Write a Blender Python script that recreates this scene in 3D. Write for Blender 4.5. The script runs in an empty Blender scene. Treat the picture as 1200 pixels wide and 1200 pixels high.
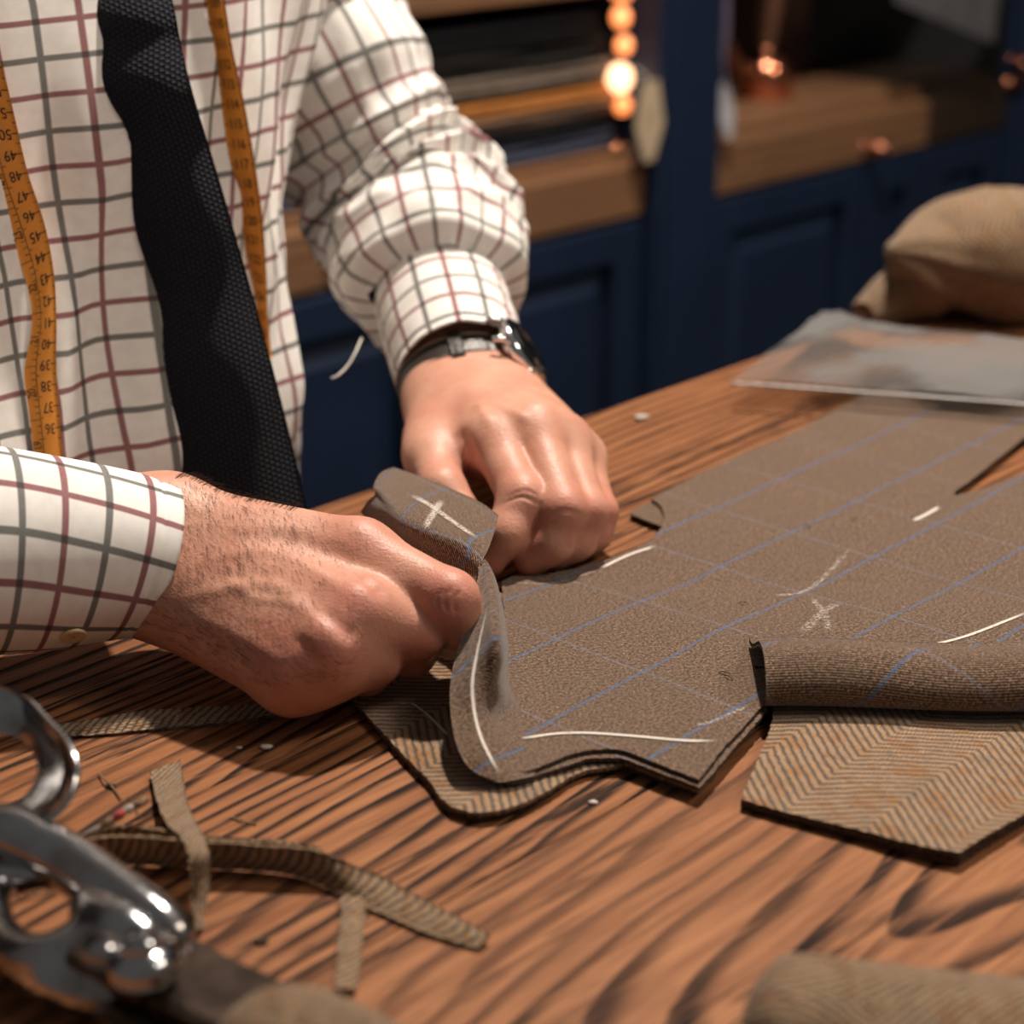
import bpy, bmesh, math, random
import numpy as np
from mathutils import Vector, Matrix, noise as mnoise
from mathutils.bvhtree import BVHTree
from mathutils.geometry import delaunay_2d_cdt
random.seed(7); np.random.seed(7)
sc = bpy.context.scene
COL = sc.collection
# ------------------------------------------------------------------ camera, light, exposure
FPX = 2200.0
PITCH = math.atan(870 / FPX)
CZ, TZ = 1.28, 0.92                       # camera height, table top height
cam = bpy.data.objects.new('camera', bpy.data.cameras.new('camera'))
COL.objects.link(cam); sc.camera = cam
cam.location = (0, 0, CZ); cam.rotation_euler = (math.pi / 2 - PITCH, 0, 0)
cam.data.sensor_width = 36; cam.data.lens = 36 * FPX / 1200
cam.data.clip_start = .02
cam.data.dof.use_dof = True; cam.data.dof.focus_distance = .80; cam.data.dof.aperture_fstop = 6.0
world = bpy.data.worlds.new('world'); sc.world = world; world.use_nodes = True
world.node_tree.nodes['Background'].inputs[0].default_value = (.80, .74, .70, 1)
world.node_tree.nodes['Background'].inputs[1].default_value = .13
sc.view_settings.view_transform = 'Standard'; sc.view_settings.look = 'None'
sc.view_settings.exposure = 0; sc.view_settings.gamma = 1; sc.view_settings.use_curve_mapping = False

def area_light(name, loc, target, size, power, col):
    l = bpy.data.lights.new(name, 'AREA'); l.shape = 'DISK'; l.size = size; l.energy = power; l.color = col
    o = bpy.data.objects.new(name, l); COL.objects.link(o); o.location = loc
    o.rotation_euler = (Vector(target) - Vector(loc)).to_track_quat('-Z', 'Y').to_euler(); return o
area_light('key_light', (.24, 1.44, 2.58), (0, .8, .92), .09, 51, (1, .885, .77))
area_light('fill_light', (1.05, .25, 2.5), (-.1, .9, 1.0), .35, 2.7, (1, .90, .82))
area_light('overhead_fill', (1.6, .6, 2.7), (1.4, 1.9, .8), .5, 22, (1, .86, .7))  # unseen extra overhead light, added for fill

# ------------------------------------------------------------------ placing: pixel ray meets a real plane
_p = PITCH
CAM = Vector((0, 0, CZ)); FW = Vector((0, math.cos(_p), -math.sin(_p))); UPV = Vector((0, math.sin(_p), math.cos(_p)))
AZ = math.atan(2320 / math.hypot(FPX, 870))
UD = Vector((math.sin(AZ), math.cos(AZ), 0)); WD = Vector((-math.cos(AZ), math.sin(AZ), 0))   # along / away from the table's back edge
WCAB, WEDGE = 1.4456, .715
def ray(x, y): return FW + Vector((1, 0, 0)) * ((x - 600) / FPX) + UPV * ((600 - y) / FPX)
def T(x, y, h=0.0):
    d = ray(x, y); return CAM + d * ((TZ + h - CZ) / d.z)
def T2(x, y): v = T(x, y); return (v.x, v.y)
def D(x, y, d): return CAM + ray(x, y) * d
def G(u, w, z): return UD * u + WD * w + Vector((0, 0, z))      # room frame -> world
ROTG = math.atan2(UD.y, UD.x)
FACE = Vector((math.cos(AZ), -math.sin(AZ), 0))                 # the tailor faces the table
LEFT = Vector((math.sin(AZ), math.cos(AZ), 0))

# ------------------------------------------------------------------ node helper
class NT:
    def __init__(s, name, rough=.5, **kw):
        s.m = bpy.data.materials.new(name); s.m.use_nodes = True; s.t = s.m.node_tree; s.t.nodes.clear()
        s.out = s.t.nodes.new('ShaderNodeOutputMaterial'); s.b = s.t.nodes.new('ShaderNodeBsdfPrincipled')
        s.t.links.new(s.b.outputs[0], s.out.inputs[0]); s.set('Roughness', rough)
        for k, v in kw.items(): s.set(k.replace('_', ' '), v)
    def put(s, inp, v):
        if isinstance(v, bpy.types.NodeSocket): s.t.links.new(v, inp)
        elif isinstance(v, (tuple, list)) and len(v) == 3 and inp.type == 'RGBA': inp.default_value = (*v, 1)
        else: inp.default_value = v
    def set(s, k, v): s.put(s.b.inputs[k], v)
    def n(s, typ, ins=None, out=0, **at):
        nd = s.t.nodes.new('ShaderNode' + typ)
        for k, v in at.items(): setattr(nd, k, v)
        for k, v in (ins or {}).items(): s.put(nd.inputs[k], v)
        return nd.outputs[out]
    def m_(s, op, a, b=0.0, c=0.0): return s.n('Math', {0: a, 1: b, 2: c}, operation=op)
    def add(s, a, b): return s.m_('ADD', a, b)
    def mul(s, a, b): return s.m_('MULTIPLY', a, b)
    def xyz(s, v): nd = s.t.nodes.new('ShaderNodeSeparateXYZ'); s.put(nd.inputs[0], v); return nd.outputs
    def cxyz(s, x, y, z=0.0): return s.n('CombineXYZ', {0: x, 1: y, 2: z})
    def noise(s, vec, scale, detail=2, rough=.5, out=0, dist=0.0):
        return s.n('TexNoise', {'Vector': vec, 'Scale': scale, 'Detail': detail, 'Roughness': rough, 'Distortion': dist}, out=out)
    def step(s, v, a, b, lo=0.0, hi=1.0):
        return s.n('MapRange', {0: v, 1: a, 2: b, 3: lo, 4: hi}, interpolation_type='SMOOTHSTEP')
    def mix(s, f, a, b, mode='MIX'):
        nd = s.t.nodes.new('ShaderNodeMix'); nd.data_type = 'RGBA'; nd.blend_type = mode
        s.put(nd.inputs[0], f); s.put(nd.inputs[6], a); s.put(nd.inputs[7], b); return nd.outputs[2]
    def bump(s, h, strength=.5, dist=.001, nrm=None):
        ins = {'Height': h, 'Strength': strength, 'Distance': dist}
        if nrm is not None: ins['Normal'] = nrm
        o = s.n('Bump', ins); s.set('Normal', o); return o
    def uv(s): return s.n('TexCoord', out=2)
    def obj(s): return s.n('TexCoord', out=3)
    def line(s, x, c, hw, soft=.3):       # 1 where |x-c| < hw
        d = s.m_('ABSOLUTE', s.add(x, -c)); return s.step(d, hw * (1 - soft), hw * (1 + soft), 1, 0)

def plain(name, col, rough=.5, metal=0, var=.15, scale=30, bump=0, spec=.5):
    t = NT(name, rough); t.set('Metallic', metal); t.set('Specular IOR Level', spec)
    nz = t.noise(t.obj(), scale, 4)
    t.set('Base Color', t.mix(t.step(nz, .3, .7), tuple(c * (1 - var) for c in col), tuple(c * (1 + var) for c in col)))
    if bump: t.bump(nz, bump, .002)
    return t.m

# --- oak table top (local x runs along the grain)
def wood_material(name, light, mid, dark, ringk=105, seed=0.0, yc=0.0, base_rough=.42, streak=1.0, usez=False):
    t = NT(name, base_rough); o = t.xyz(t.obj())
    x, y = o[0], (t.add(o[1], o[2]) if usez else o[1])
    rnd = t.n('ObjectInfo', out=5)
    xs = t.add(x, t.mul(rnd, 7.0))
    slow = t.noise(t.cxyz(t.mul(xs, 1.3), t.mul(y, 5), seed), 1.0, 3, .5)
    slow2 = t.noise(t.cxyz(t.mul(xs, 6), t.mul(y, 26), seed + 4), 1.0, 3, .55)
    yy = t.add(t.add(y, -yc), t.mul(t.add(slow, -.5), .05))
    dep = t.add(t.mul(t.add(slow, -.5), .10), t.add(t.mul(x, -.16), .18))
    r = t.m_('SQRT', t.add(t.mul(yy, yy), t.add(t.mul(dep, dep), .00003)))
    r = t.add(r, t.mul(t.add(slow2, -.5), .0045))
    ph = t.m_('FRACT', t.mul(r, ringk))
    ring = t.mul(t.step(ph, .45, .80), t.step(ph, .92, .99, 1, 0))          # soft rise, crisp end of the year ring
    wid = t.step(t.noise(t.cxyz(t.mul(xs, 3), t.mul(y, 15), seed + 9), 1, 2), .36, .62)
    pores = t.noise(t.cxyz(t.mul(xs, 55), t.mul(y, 1150), seed), 1.0, 3, .6)
    pores2 = t.noise(t.cxyz(t.mul(xs, 22), t.mul(y, 420), seed + 2), 1.0, 3, .6)
    fine = t.noise(t.cxyz(t.mul(xs, 10), t.mul(y, 190), seed + 5), 1.0, 6, .72)
    dm = t.mul(ring, t.add(.45, t.mul(wid, .55)))
    dm2 = t.mul(dm, t.step(pores2, .30, .50))
    pores3 = t.noise(t.cxyz(t.mul(xs, 9), t.mul(y, 210), seed + 12), 1.0, 4, .6)
    area = t.step(t.noise(t.cxyz(t.mul(xs, 2.2), t.mul(y, 11), seed + 21), 1.0, 2), .42, .62)
    dm2 = t.m_('MAXIMUM', dm2, t.mul(t.mul(t.step(pores3, .50, .58), t.step(pores2, .38, .52)), t.mul(area, .95)))
    dk = t.m_('MAXIMUM', t.mul(dm2, streak), t.mul(t.mul(t.step(pores, .60, .72), .55), t.add(.25, dm)))
    c = t.mix(t.step(fine, .3, .7), light, mid)
    c = t.mix(t.step(slow, .35, .7), c, t.mix(.5, c, mid))
    c = t.mix(t.mul(dm, .60), c, tuple(a * .45 + b * .55 for a, b in zip(mid, dark)))
    c = t.mix(dk, c, dark)
    t.set('Base Color', c); t.set('Roughness', t.add(base_rough, t.mul(dk, .25)))
    t.bump(t.add(t.mul(dk, -1), t.mul(pores, .25)), .35, .0005)
    return t.m
M = {}
M['oak'] = wood_material('oak_top', (.36, .158, .070), (.19, .072, .029), (.014, .007, .005), ringk=120, yc=.285, base_rough=.5)
for _n in M['oak'].node_tree.nodes:
    if _n.type == 'BSDF_PRINCIPLED': _n.inputs['Specular IOR Level'].default_value = .13
M['drawer_wood'] = wood_material('drawer_oak', (.30, .155, .075), (.22, .105, .05), (.07, .035, .02), ringk=60, seed=3, base_rough=.5, streak=.6, usez=True)
M['dark_wood'] = wood_material('dark_wood', (.045, .027, .018), (.03, .018, .012), (.012, .008, .006), ringk=50, seed=5)  # on the far-right drawer this tone carries painted shade
M['blue'] = plain('navy_paint', (.0075, .017, .043), .55, var=.1, scale=9, spec=.3)
M['floor'] = plain('floor_board', (.06, .035, .02), .5)
M['wallp'] = plain('wall_paint', (.03, .03, .035), .8)
M['dark_in'] = plain('dark_shelf_lining', (.012, .012, .014), .8)  # near-black lining colour for shelf backs, side and plinths

# --- checked shirting: UV in metres
def shirt_mat():
    t = NT('tattersall_cotton', .85); t.set('Specular IOR Level', .2)
    q = t.xyz(t.uv()); S = .0165
    hatch = t.m_('FRACT', t.mul(t.add(q[0], q[1]), 1 / .0009)); hatch = t.step(hatch, .45, .6, .72, 1.0)
    def fam(x):
        f = t.m_('FRACT', t.add(t.mul(x, 1 / (2 * S)), .25)); return t.line(f, .25, .042), t.line(f, .75, .040)
    kb, rb = fam(q[0]); kv, rv = fam(q[1])
    base = t.mix(t.step(t.noise(t.uv(), 160, 3), .3, .7), (.79, .765, .725), (.85, .83, .79))
    r_ = t.m_('MAXIMUM', rb, rv); k_ = t.m_('MAXIMUM', kb, kv)
    cross = t.m_('MINIMUM', 1.0, t.add(t.add(kb, kv), t.add(rb, rv)))
    c = t.mix(t.mul(r_, hatch), base, (.20, .022, .038))
    c = t.mix(t.mul(k_, t.mul(hatch, .93)), c, (.022, .030, .028))
    t.set('Base Color', c)
    wv = t.mul(t.m_('SINE', t.mul(t.add(q[0], q[1]), 2 * math.pi / .0009)), .5)
    t.bump(t.add(wv, t.mul(t.noise(t.uv(), 90, 3), 3)), .18, .0006)
    return t.m
M['shirt'] = shirt_mat()

# --- brown suiting with blue windowpane: UV in cloth metres (e1, e2)
def brown_mat():
    t = NT('brown_windowpane_tweed', .95); t.set('Specular IOR Level', .15); t.set('Sheen Weight', .25); t.set('Sheen Roughness', .5)
    uv = t.uv(); q = t.xyz(uv)
    wob = t.mul(t.add(t.noise(uv, 350, 2), -.5), .0011)
    wob = t.add(wob, t.mul(t.add(t.noise(uv, 12, 2), -.5), .004))
    a = t.m_('FRACT', t.mul(t.add(t.add(q[0], -.558 + .0297), wob), 1 / .0595))
    b = t.m_('FRACT', t.mul(t.add(t.add(q[1], -.3865 + .0237), wob), 1 / .0475))
    la, lb = t.line(a, .5, .010, .6), t.line(b, .5, .014, .6)
    fl = t.noise(uv, 720, 3, .7); fl2 = t.noise(uv, 1100, 2)
    tw = t.m_('SINE', t.mul(t.add(q[0], t.mul(q[1], .8)), 2 * math.pi / .0014))
    tw = t.add(.5, t.mul(tw, .5))
    f = t.add(t.mul(fl, .75), t.mul(tw, .22))
    c = t.mix(t.step(f, .42, .66), (.030, .018, .012), (.30, .185, .118))
    c = t.mix(t.step(fl2, .60, .72), c, (.46, .31, .205))
    c = t.mix(t.mul(t.step(t.noise(uv, 25, 3), .35, .7), .25), c, (.10, .07, .05))
    brk = t.step(fl, .35, .6, .45, 1)
    c = t.mix(t.mul(t.mul(la, brk), .50), c, (.17, .19, .25))
    c = t.mix(t.mul(t.mul(lb, brk), .80), c, (.06, .13, .27))
    t.set('Base Color', c)
    t.bump(t.add(f, t.mul(fl2, .6)), .55, .0009)
    return t.m
M['brown'] = brown_mat()
# --- herringbone tweed
def herring_mat(name, cols=((.46, .295, .17), (.050, .038, .030), (.42, .20, .07), (.26, .04, .035)), w=.030, per=.0034):
    t = NT(name, .95); t.set('Specular IOR Level', .15); t.set('Sheen Weight', .2)
    uv = t.uv(); q = t.xyz(uv)
    wob = t.add(t.mul(t.add(t.noise(uv, 260, 3), -.5), .0018), t.mul(t.add(t.noise(uv, 30, 2), -.5), .003))
    tri = t.m_('PINGPONG', q[1], w)
    ph = t.m_('FRACT', t.mul(t.add(t.add(t.mul(q[0], .766), t.mul(tri, .643)), wob), 1 / per))
    ph = t.add(ph, t.mul(t.add(t.noise(uv, 1100, 2, .7), -.5), .55))
    st = t.mul(t.step(ph, .12, .40), t.step(ph, .72, .98, 1, .15))
    thread = t.m_('FRACT', t.mul(t.add(q[1], wob), 1 / .0012)); th = t.step(t.m_('ABSOLUTE', t.add(thread, -.5)), .22, .48, 1, .15)
    hue = t.noise(t.cxyz(t.mul(q[0], 160), t.mul(q[1], 60)), 1, 3)
    hue2 = t.noise(t.cxyz(t.mul(q[0], 500), t.mul(q[1], 260), 3), 1, 2)
    lt = t.mix(t.step(hue, .45, .66), cols[0], cols[2]); lt = t.mix(t.step(hue2, .68, .73), lt, cols[3])
    lt = t.mix(t.step(t.noise(uv, 75, 2), .5, .7), lt, tuple(x * .8 for x in cols[0]))
    dk = t.mix(t.step(hue2, .45, .65), cols[1], (.055, .06, .07))
    c = t.mix(t.add(.10, t.mul(t.mul(st, th), .9)), dk, lt); t.set('Base Color', c)
    t.bump(t.add(t.mul(st, th), t.mul(t.noise(uv, 900, 2), .5)), .7, .0009)
    return t.m
M['herring'] = herring_mat('herringbone_tweed')
M['herring_dark'] = herring_mat('herringbone_tweed_scrap', ((.42, .27, .15), (.034, .026, .020), (.32, .165, .065), (.25, .05, .05)), w=.05, per=.0029)
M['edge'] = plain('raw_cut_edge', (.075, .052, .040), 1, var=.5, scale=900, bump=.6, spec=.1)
M['edge_tan'] = plain('frayed_tan_edge', (.20, .135, .085), 1, var=.6, scale=900, bump=.6, spec=.1)
M['chalk'] = plain('tailors_chalk', (.62, .56, .50), 1, var=.25, scale=1500, bump=.3, spec=.1)

def chalk_mat(name, dens):
    t = NT(name, 1, Base_Color=(.66, .60, .54)); t.set('Specular IOR Level', .1)
    q = t.xyz(t.uv()); nz = t.noise(t.obj(), 900, 3, .7)
    edge = t.step(t.m_('ABSOLUTE', t.add(q[0], -.5)), .12, .5, 1, 0)
    ends = t.step(t.m_('ABSOLUTE', t.add(q[1], -.5)), .33, .5, 1, .0)
    a = t.mul(t.mul(edge, ends), t.step(nz, .62 - dens * .5, .72 - dens * .3))
    t.set('Alpha', t.mul(a, min(1, dens + .15))); return t.m
M['chalk1'] = chalk_mat('chalk_bold', .85); M['chalk2'] = chalk_mat('chalk_faint', .35); M['chalk3'] = chalk_mat('chalk_soft', .55)

def skin_mat():
    t = NT('skin', .46); t.set('Specular IOR Level', .42)
    o = t.obj(); n1 = t.noise(o, 45, 4, .6); n2 = t.noise(o, 420, 4, .7); n3 = t.noise(o, 16, 2)
    red = t.n('Attribute', attribute_name='flush', out=2)
    c = t.mix(t.step(n1, .3, .72), (.60, .320, .225), (.52, .235, .160))
    c = t.mix(t.mul(t.step(n2, .56, .75), .30), c, (.34, .10, .07))
    c = t.mix(t.mul(t.step(n3, .4, .7), .25), c, (.62, .33, .22))
    c = t.mix(t.mul(red, .55), c, (.42, .085, .065))
    t.set('Base Color', c)
    t.set('Subsurface Weight', .12); t.set('Subsurface Radius', (.9, .35, .2)); t.set('Subsurface Scale', .004)
    vor = t.n('TexVoronoi', {'Vector': o, 'Scale': 900.0}, out=0)
    lines = t.noise(t.n('Mapping', {0: o, 2: (0, 0, .5), 3: (1, 3.2, 1)}), 260, 3, .6)
    crease = t.n('Attribute', attribute_name='crease', out=2)
    h = t.add(t.add(t.mul(vor, .35), t.mul(lines, .7)), t.mul(crease, -3.0))
    t.bump(h, .42, .0007); return t.m
M['skin'] = skin_mat()
M['hair'] = plain('dark_arm_hair', (.09, .045, .03), .5, var=.2)
M['nail'] = plain('fingernail', (.62, .34, .27), .3, var=.05)

def tie_mat():
    t = NT('navy_knit_silk', .8); t.set('Specular IOR Level', .25); q = t.xyz(t.uv()); per = .0028
    v = t.mul(q[1], 1 / per * 1.15); row = t.m_('FLOOR', v)
    u = t.add(t.mul(q[0], 1 / per), t.mul(row, .5))
    fu = t.m_('ABSOLUTE', t.add(t.m_('FRACT', u), -.5)); fv = t.m_('ABSOLUTE', t.add(t.m_('FRACT', v), -.5))
    h = t.mul(t.step(fu, .15, .5, 1, 0), t.step(fv, .18, .5, 1, 0))
    nz = t.noise(t.uv(), 700, 2)
    t.set('Base Color', t.mix(h, (.0022, .003, .006), (.010, .014, .027)))
    t.bump(t.add(h, t.mul(nz, .35)), .8, .0012); return t.m
M['tie'] = tie_mat()
def tape_mat():
    t = NT('yellow_oilcloth_tape', .5); q = t.xyz(t.uv())
    d = t.m_('SINE', t.mul(t.add(q[0], q[1]), 2 * math.pi / .0011)); d2 = t.m_('SINE', t.mul(t.add(q[0], t.mul(q[1], -1)), 2 * math.pi / .0011))
    t.set('Base Color', t.mix(t.step(t.mul(d, d2), -.5, .8), (.86, .33, .035), (.70, .25, .022))); t.bump(t.mul(d, d2), .3, .0003); return t.m
M['tape'] = tape_mat()
M['ink'] = plain('black_ink', (.012, .009, .007), .6, var=0)
def chrome_mat():
    t = NT('worn_chrome', .13, Metallic=1.0); n1 = t.noise(t.obj(), 60, 4)
    t.set('Base Color', t.mix(t.step(n1, .35, .75), (.50, .51, .53), (.26, .23, .21))); t.set('Roughness', t.step(n1, .3, .8, .10, .27))
    t.bump(t.noise(t.obj(), 30, 2), .15, .002); return t.m
M['chrome'] = chrome_mat()
M['steel_dark'] = plain('dark_blade_steel', (.075, .052, .040), .28, metal=.8, var=.5, scale=70)
M['leather'] = plain('black_leather', (.022, .017, .014), .38, var=.3, scale=400, bump=.3)
M['stitch'] = plain('pale_stitching', (.30, .22, .15), .8)
M['steel'] = plain('polished_steel', (.75, .76, .78), .12, metal=1, var=.05)
M['rose'] = plain('copper', (.75, .28, .16), .18, metal=1, var=.1)
M['button'] = plain('cream_button', (.62, .47, .28), .35, var=.15, scale=200)
M['thread'] = plain('white_thread', (.7, .66, .6), .9)
M['redthread'] = plain('dark_red_yarn', (.30, .05, .05), .95)
M['greythread'] = plain('grey_yarn', (.28, .24, .21), .95)
M['trouser'] = plain('charcoal_trousers', (.012, .013, .018), .95, scale=600)
M['shoe'] = plain('black_shoe_leather', (.012, .01, .009), .25)

# ------------------------------------------------------------------ object helpers
class Root:
    pass
RM = {}
def tag(o, label=None, cat=None, group=None, kind=None):
    for k, v in (('label', label), ('category', cat), ('group', group), ('kind', kind)):
        if v: o[k] = v
    return o
def thing(name, label, cat, loc, rz=0.0, group=None, kind=None):
    o = bpy.data.objects.new(name, None); COL.objects.link(o); o.empty_display_size = .05
    o.location = loc; o.rotation_euler = (0, 0, rz); tag(o, label, cat, group, kind)
    RM[o.name] = Matrix.Translation(Vector(loc)) @ Matrix.Rotation(rz, 4, 'Z'); return o
def part(name, verts, faces, mat, parent=None, uv=None, smooth=True, label=None, mats=None, fm=None, attrs=None, local=False, kind=None, root=None):
    me = bpy.data.meshes.new(name)
    if parent is not None: Mi = RM[parent.name].inverted()
    else:
        Mi = Matrix.Identity(4)
    vs = [tuple(v) if local else tuple(Mi @ Vector(v)) for v in verts]
    me.from_pydata(vs, [], [tuple(int(i) for i in f) for f in faces]); me.update()
    for m in (mats or [mat]): me.materials.append(m)
    if fm is not None: me.polygons.foreach_set('material_index', np.array(fm, dtype=np.int32))
    if smooth: me.polygons.foreach_set('use_smooth', np.ones(len(me.polygons), dtype=bool))
    if uv is not None:
        l = me.uv_layers.new(name='UVMap'); vi = np.empty(len(me.loops), dtype=np.int32); me.loops.foreach_get('vertex_index', vi)
        l.data.foreach_set('uv', np.array(uv, dtype=np.float32)[vi].ravel())
    for k, v in (attrs or {}).items():
        a = me.attributes.new(k, 'FLOAT', 'POINT'); a.data.foreach_set('value', np.array(v, dtype=np.float32))
    o = bpy.data.objects.new(name, me); COL.objects.link(o)
    if parent is not None: o.parent = parent; RM[o.name] = RM[parent.name]
    else: RM[o.name] = Matrix.Identity(4)
    if label: o['label'] = label
    if kind: o['kind'] = kind
    return o
def single(name, verts, faces, mat, label, cat, group=None, kind=None, **kw):
    """a thing that is one mesh, its origin at its base centre"""
    a = np.array([tuple(v) for v in verts]); c = Vector((*((a.min(0) + a.max(0)) / 2)[:2], a[:, 2].min()))
    o = part(name, [Vector(v) - c for v in verts], faces, mat, None, **kw); o.location = c
    RM[o.name] = Matrix.Translation(c); return tag(o, label, cat, group, kind)

def catmull(pts, n):
    P = [np.array(p, float) for p in pts]; P = [2 * P[0] - P[1]] + P + [2 * P[-1] - P[-2]]; out = []
    segs = len(P) - 3
    for k in range(n):
        s = k / (n - 1) * segs; i = min(int(s), segs - 1); t = s - i; a, b, c, d = P[i:i + 4]
        out.append(.5 * ((2 * b) + (c - a) * t + (2 * a - 5 * b + 4 * c - d) * t * t + (3 * b - a - 3 * c + d) * t ** 3))
    return np.array(out)
def grid_faces(nu, nv, wrapv=False):
    f = []
    for i in range(nu - 1):
        for j in range(nv if wrapv else nv - 1):
            k = (j + 1) % nv; f.append((i * nv + j, i * nv + k, (i + 1) * nv + k, (i + 1) * nv + j))
    return f
def patch(rows, nu, nv):
    """rows of control points -> smooth grid (nu along the row list, nv along each row)"""
    R = np.array([catmull(r, nv) for r in rows]); C = np.array([catmull(R[:, j], nu) for j in range(nv)])
    return C.transpose(1, 0, 2)
def grid_normals(g):
    du = np.gradient(g, axis=0); dv = np.gradient(g, axis=1); n = np.cross(du, dv); return n / (np.linalg.norm(n, axis=2, keepdims=True) + 1e-12)
def sheet(name, g, th, mat, parent, uv=None, edge=None, label=None, flip=False, **kw):
    """grid g given thickness th (closed)"""
    nu, nv, _ = g.shape; n = grid_normals(g) * (-1 if flip else 1)
    top = (g + n * th / 2).reshape(-1, 3); bot = (g - n * th / 2).reshape(-1, 3); N = nu * nv
    F = grid_faces(nu, nv); faces = [tuple(reversed(f)) if flip else f for f in F] + [tuple(x + N for x in (f if flip else reversed(f))) for f in F]
    fm = [0] * len(faces)
    b = [(i, 0) for i in range(nu)] + [(nu - 1, j) for j in range(1, nv)] + [(i, nv - 1) for i in range(nu - 2, -1, -1)] + [(0, j) for j in range(nv - 2, 0, -1)]
    b = [i * nv + j for i, j in b]
    for k in range(len(b)):
        p, q = b[k], b[(k + 1) % len(b)]; f = (p, p + N, q + N, q); faces.append(f if not flip else tuple(reversed(f))); fm.append(1)
    if uv is None:
        lu = np.zeros((nu, nv)); lu[1:] = np.cumsum(np.linalg.norm(np.diff(g, axis=0), axis=2), axis=0)
        lv = np.zeros((nu, nv)); lv[:, 1:] = np.cumsum(np.linalg.norm(np.diff(g, axis=1), axis=2), axis=1)
        uv = np.stack([lu, lv], 2)
    uv = uv.reshape(-1, 2); uv = np.vstack([uv, uv])
    V = np.vstack([top, bot])
    if parent == 'single': return V, faces, uv, fm
    return part(name, V, faces, None, parent, uv=uv, mats=[mat, edge or mat], fm=fm, label=label, **kw)
def box(lo, hi, bev=0.0, seg=2):
    bm = bmesh.new(); bmesh.ops.create_cube(bm, size=1)
    for v in bm.verts: v.co = Vector([lo[i] + (v.co[i] + .5) * (hi[i] - lo[i]) for i in range(3)])
    if bev: bmesh.ops.bevel(bm, geom=bm.edges[:], offset=bev, segments=seg, affect='EDGES', profile=.5)
    v = [tuple(x.co) for x in bm.verts]; bm.verts.index_update(); f = [[x.index for x in p.verts] for p in bm.faces]; bm.free(); return v, f
def join(*vf):
    V, Fc = [], []
    for v, f in vf:
        n = len(V); V += [tuple(x) for x in v]; Fc += [tuple(i + n for i in q) for q in f]
    return V, Fc
def tube(pts, rad, ns=12, n=None, cap=True, flat=1.0, up=None):
    P = catmull(pts, n) if n else np.array([tuple(p) for p in pts]); L = len(P)
    if np.isscalar(rad): R = np.full(L, rad)
    else: R = np.interp(np.linspace(0, 1, L), np.linspace(0, 1, len(rad)), rad)
    t = np.gradient(P, axis=0); t /= np.linalg.norm(t, axis=1, keepdims=True)
    upv = np.array(up if up is not None else (0, 0, 1.0)); V = []
    for i in range(L):
        a = np.cross(t[i], upv); a /= (np.linalg.norm(a) + 1e-9); b = np.cross(a, t[i])
        for k in range(ns):
            th = 2 * math.pi * k / ns; V.append(P[i] + R[i] * (a * math.cos(th) + b * math.sin(th) * flat))
    F = grid_faces(L, ns, True)
    if cap: F += [tuple(range(ns)), tuple(range((L - 1) * ns, L * ns))[::-1]]
    return V, F
def lathe(prof, n=24, M4=None):
    V = []; 
    for r, z in prof:
        for k in range(n): a = 2 * math.pi * k / n; V.append(Vector((r * math.cos(a), r * math.sin(a), z)))
    F = [tuple(reversed(f)) for f in grid_faces(len(prof), n, True)]
    F += [tuple(range(n))[::-1], tuple(range((len(prof) - 1) * n, len(prof) * n))]
    if M4 is not None: V = [M4 @ v for v in V]
    return V, F
def frame_to(p, zdir, xdir=(1, 0, 0)):
    z = Vector(zdir).normalized(); x = Vector(xdir); x = (x - z * x.dot(z)).normalized(); y = z.cross(x)
    return Matrix.Translation(Vector(p)) @ Matrix((x, y, z)).transposed().to_4x4()

# ------------------------------------------------------------------ distance-field modelling (hands, shears)
def sdf_mesh(lo, hi, h, groups, kfinal=.006, kgroup=.0022):
    """groups: list of (k, [ (a, b, ra, rb) ... ]); group 0 is the palm/base, the others blend into it but not into each other"""
    lo = np.array(lo); hi = np.array(hi); n = np.ceil((hi - lo) / h).astype(int) + 1
    ax = [lo[i] + np.arange(n[i]) * h for i in range(3)]
    def smin(a, b, k):
        if k <= 0: return np.minimum(a, b)
        q = np.maximum(k - np.abs(a - b), 0) / k; return np.minimum(a, b) - q * q * k / 4
    def field(k, prims):
        f = np.full(n, .05, np.float32)
        for a, b, ra, rb in prims:
            a = np.array(a, float); b = np.array(b, float); R = max(ra, rb) + k + 4 * h + .006
            i0 = np.clip(((np.minimum(a, b) - R - lo) / h).astype(int), 0, n); i1 = np.clip(((np.maximum(a, b) + R - lo) / h).astype(int) + 1, 0, n)
            if (i1 <= i0).any(): continue
            s = tuple(slice(i0[i], i1[i]) for i in range(3))
            X, Y, Z = np.meshgrid(ax[0][s[0]], ax[1][s[1]], ax[2][s[2]], indexing='ij', sparse=True)
            ba = b - a; L = ba @ ba + 1e-12
            t = np.clip(((X - a[0]) * ba[0] + (Y - a[1]) * ba[1] + (Z - a[2]) * ba[2]) / L, 0, 1)
            d = np.sqrt((X - a[0] - t * ba[0]) ** 2 + (Y - a[1] - t * ba[1]) ** 2 + (Z - a[2] - t * ba[2]) ** 2) - (ra + (rb - ra) * t)
            f[s] = smin(f[s], d.astype(np.float32), k)
        return f
    base = field(*groups[0]); tot = base; 
    fs = [field(*g) for g in groups[1:]]
    if fs:
        m = fs[0]
        tot = smin(base, fs[0], kfinal)
        for g in fs[1:]:
            w = smin(base, g, kfinal); tot = smin(tot, w, kgroup) if kgroup else np.minimum(tot, w)
    return surface_nets(tot, lo, h)
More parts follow.
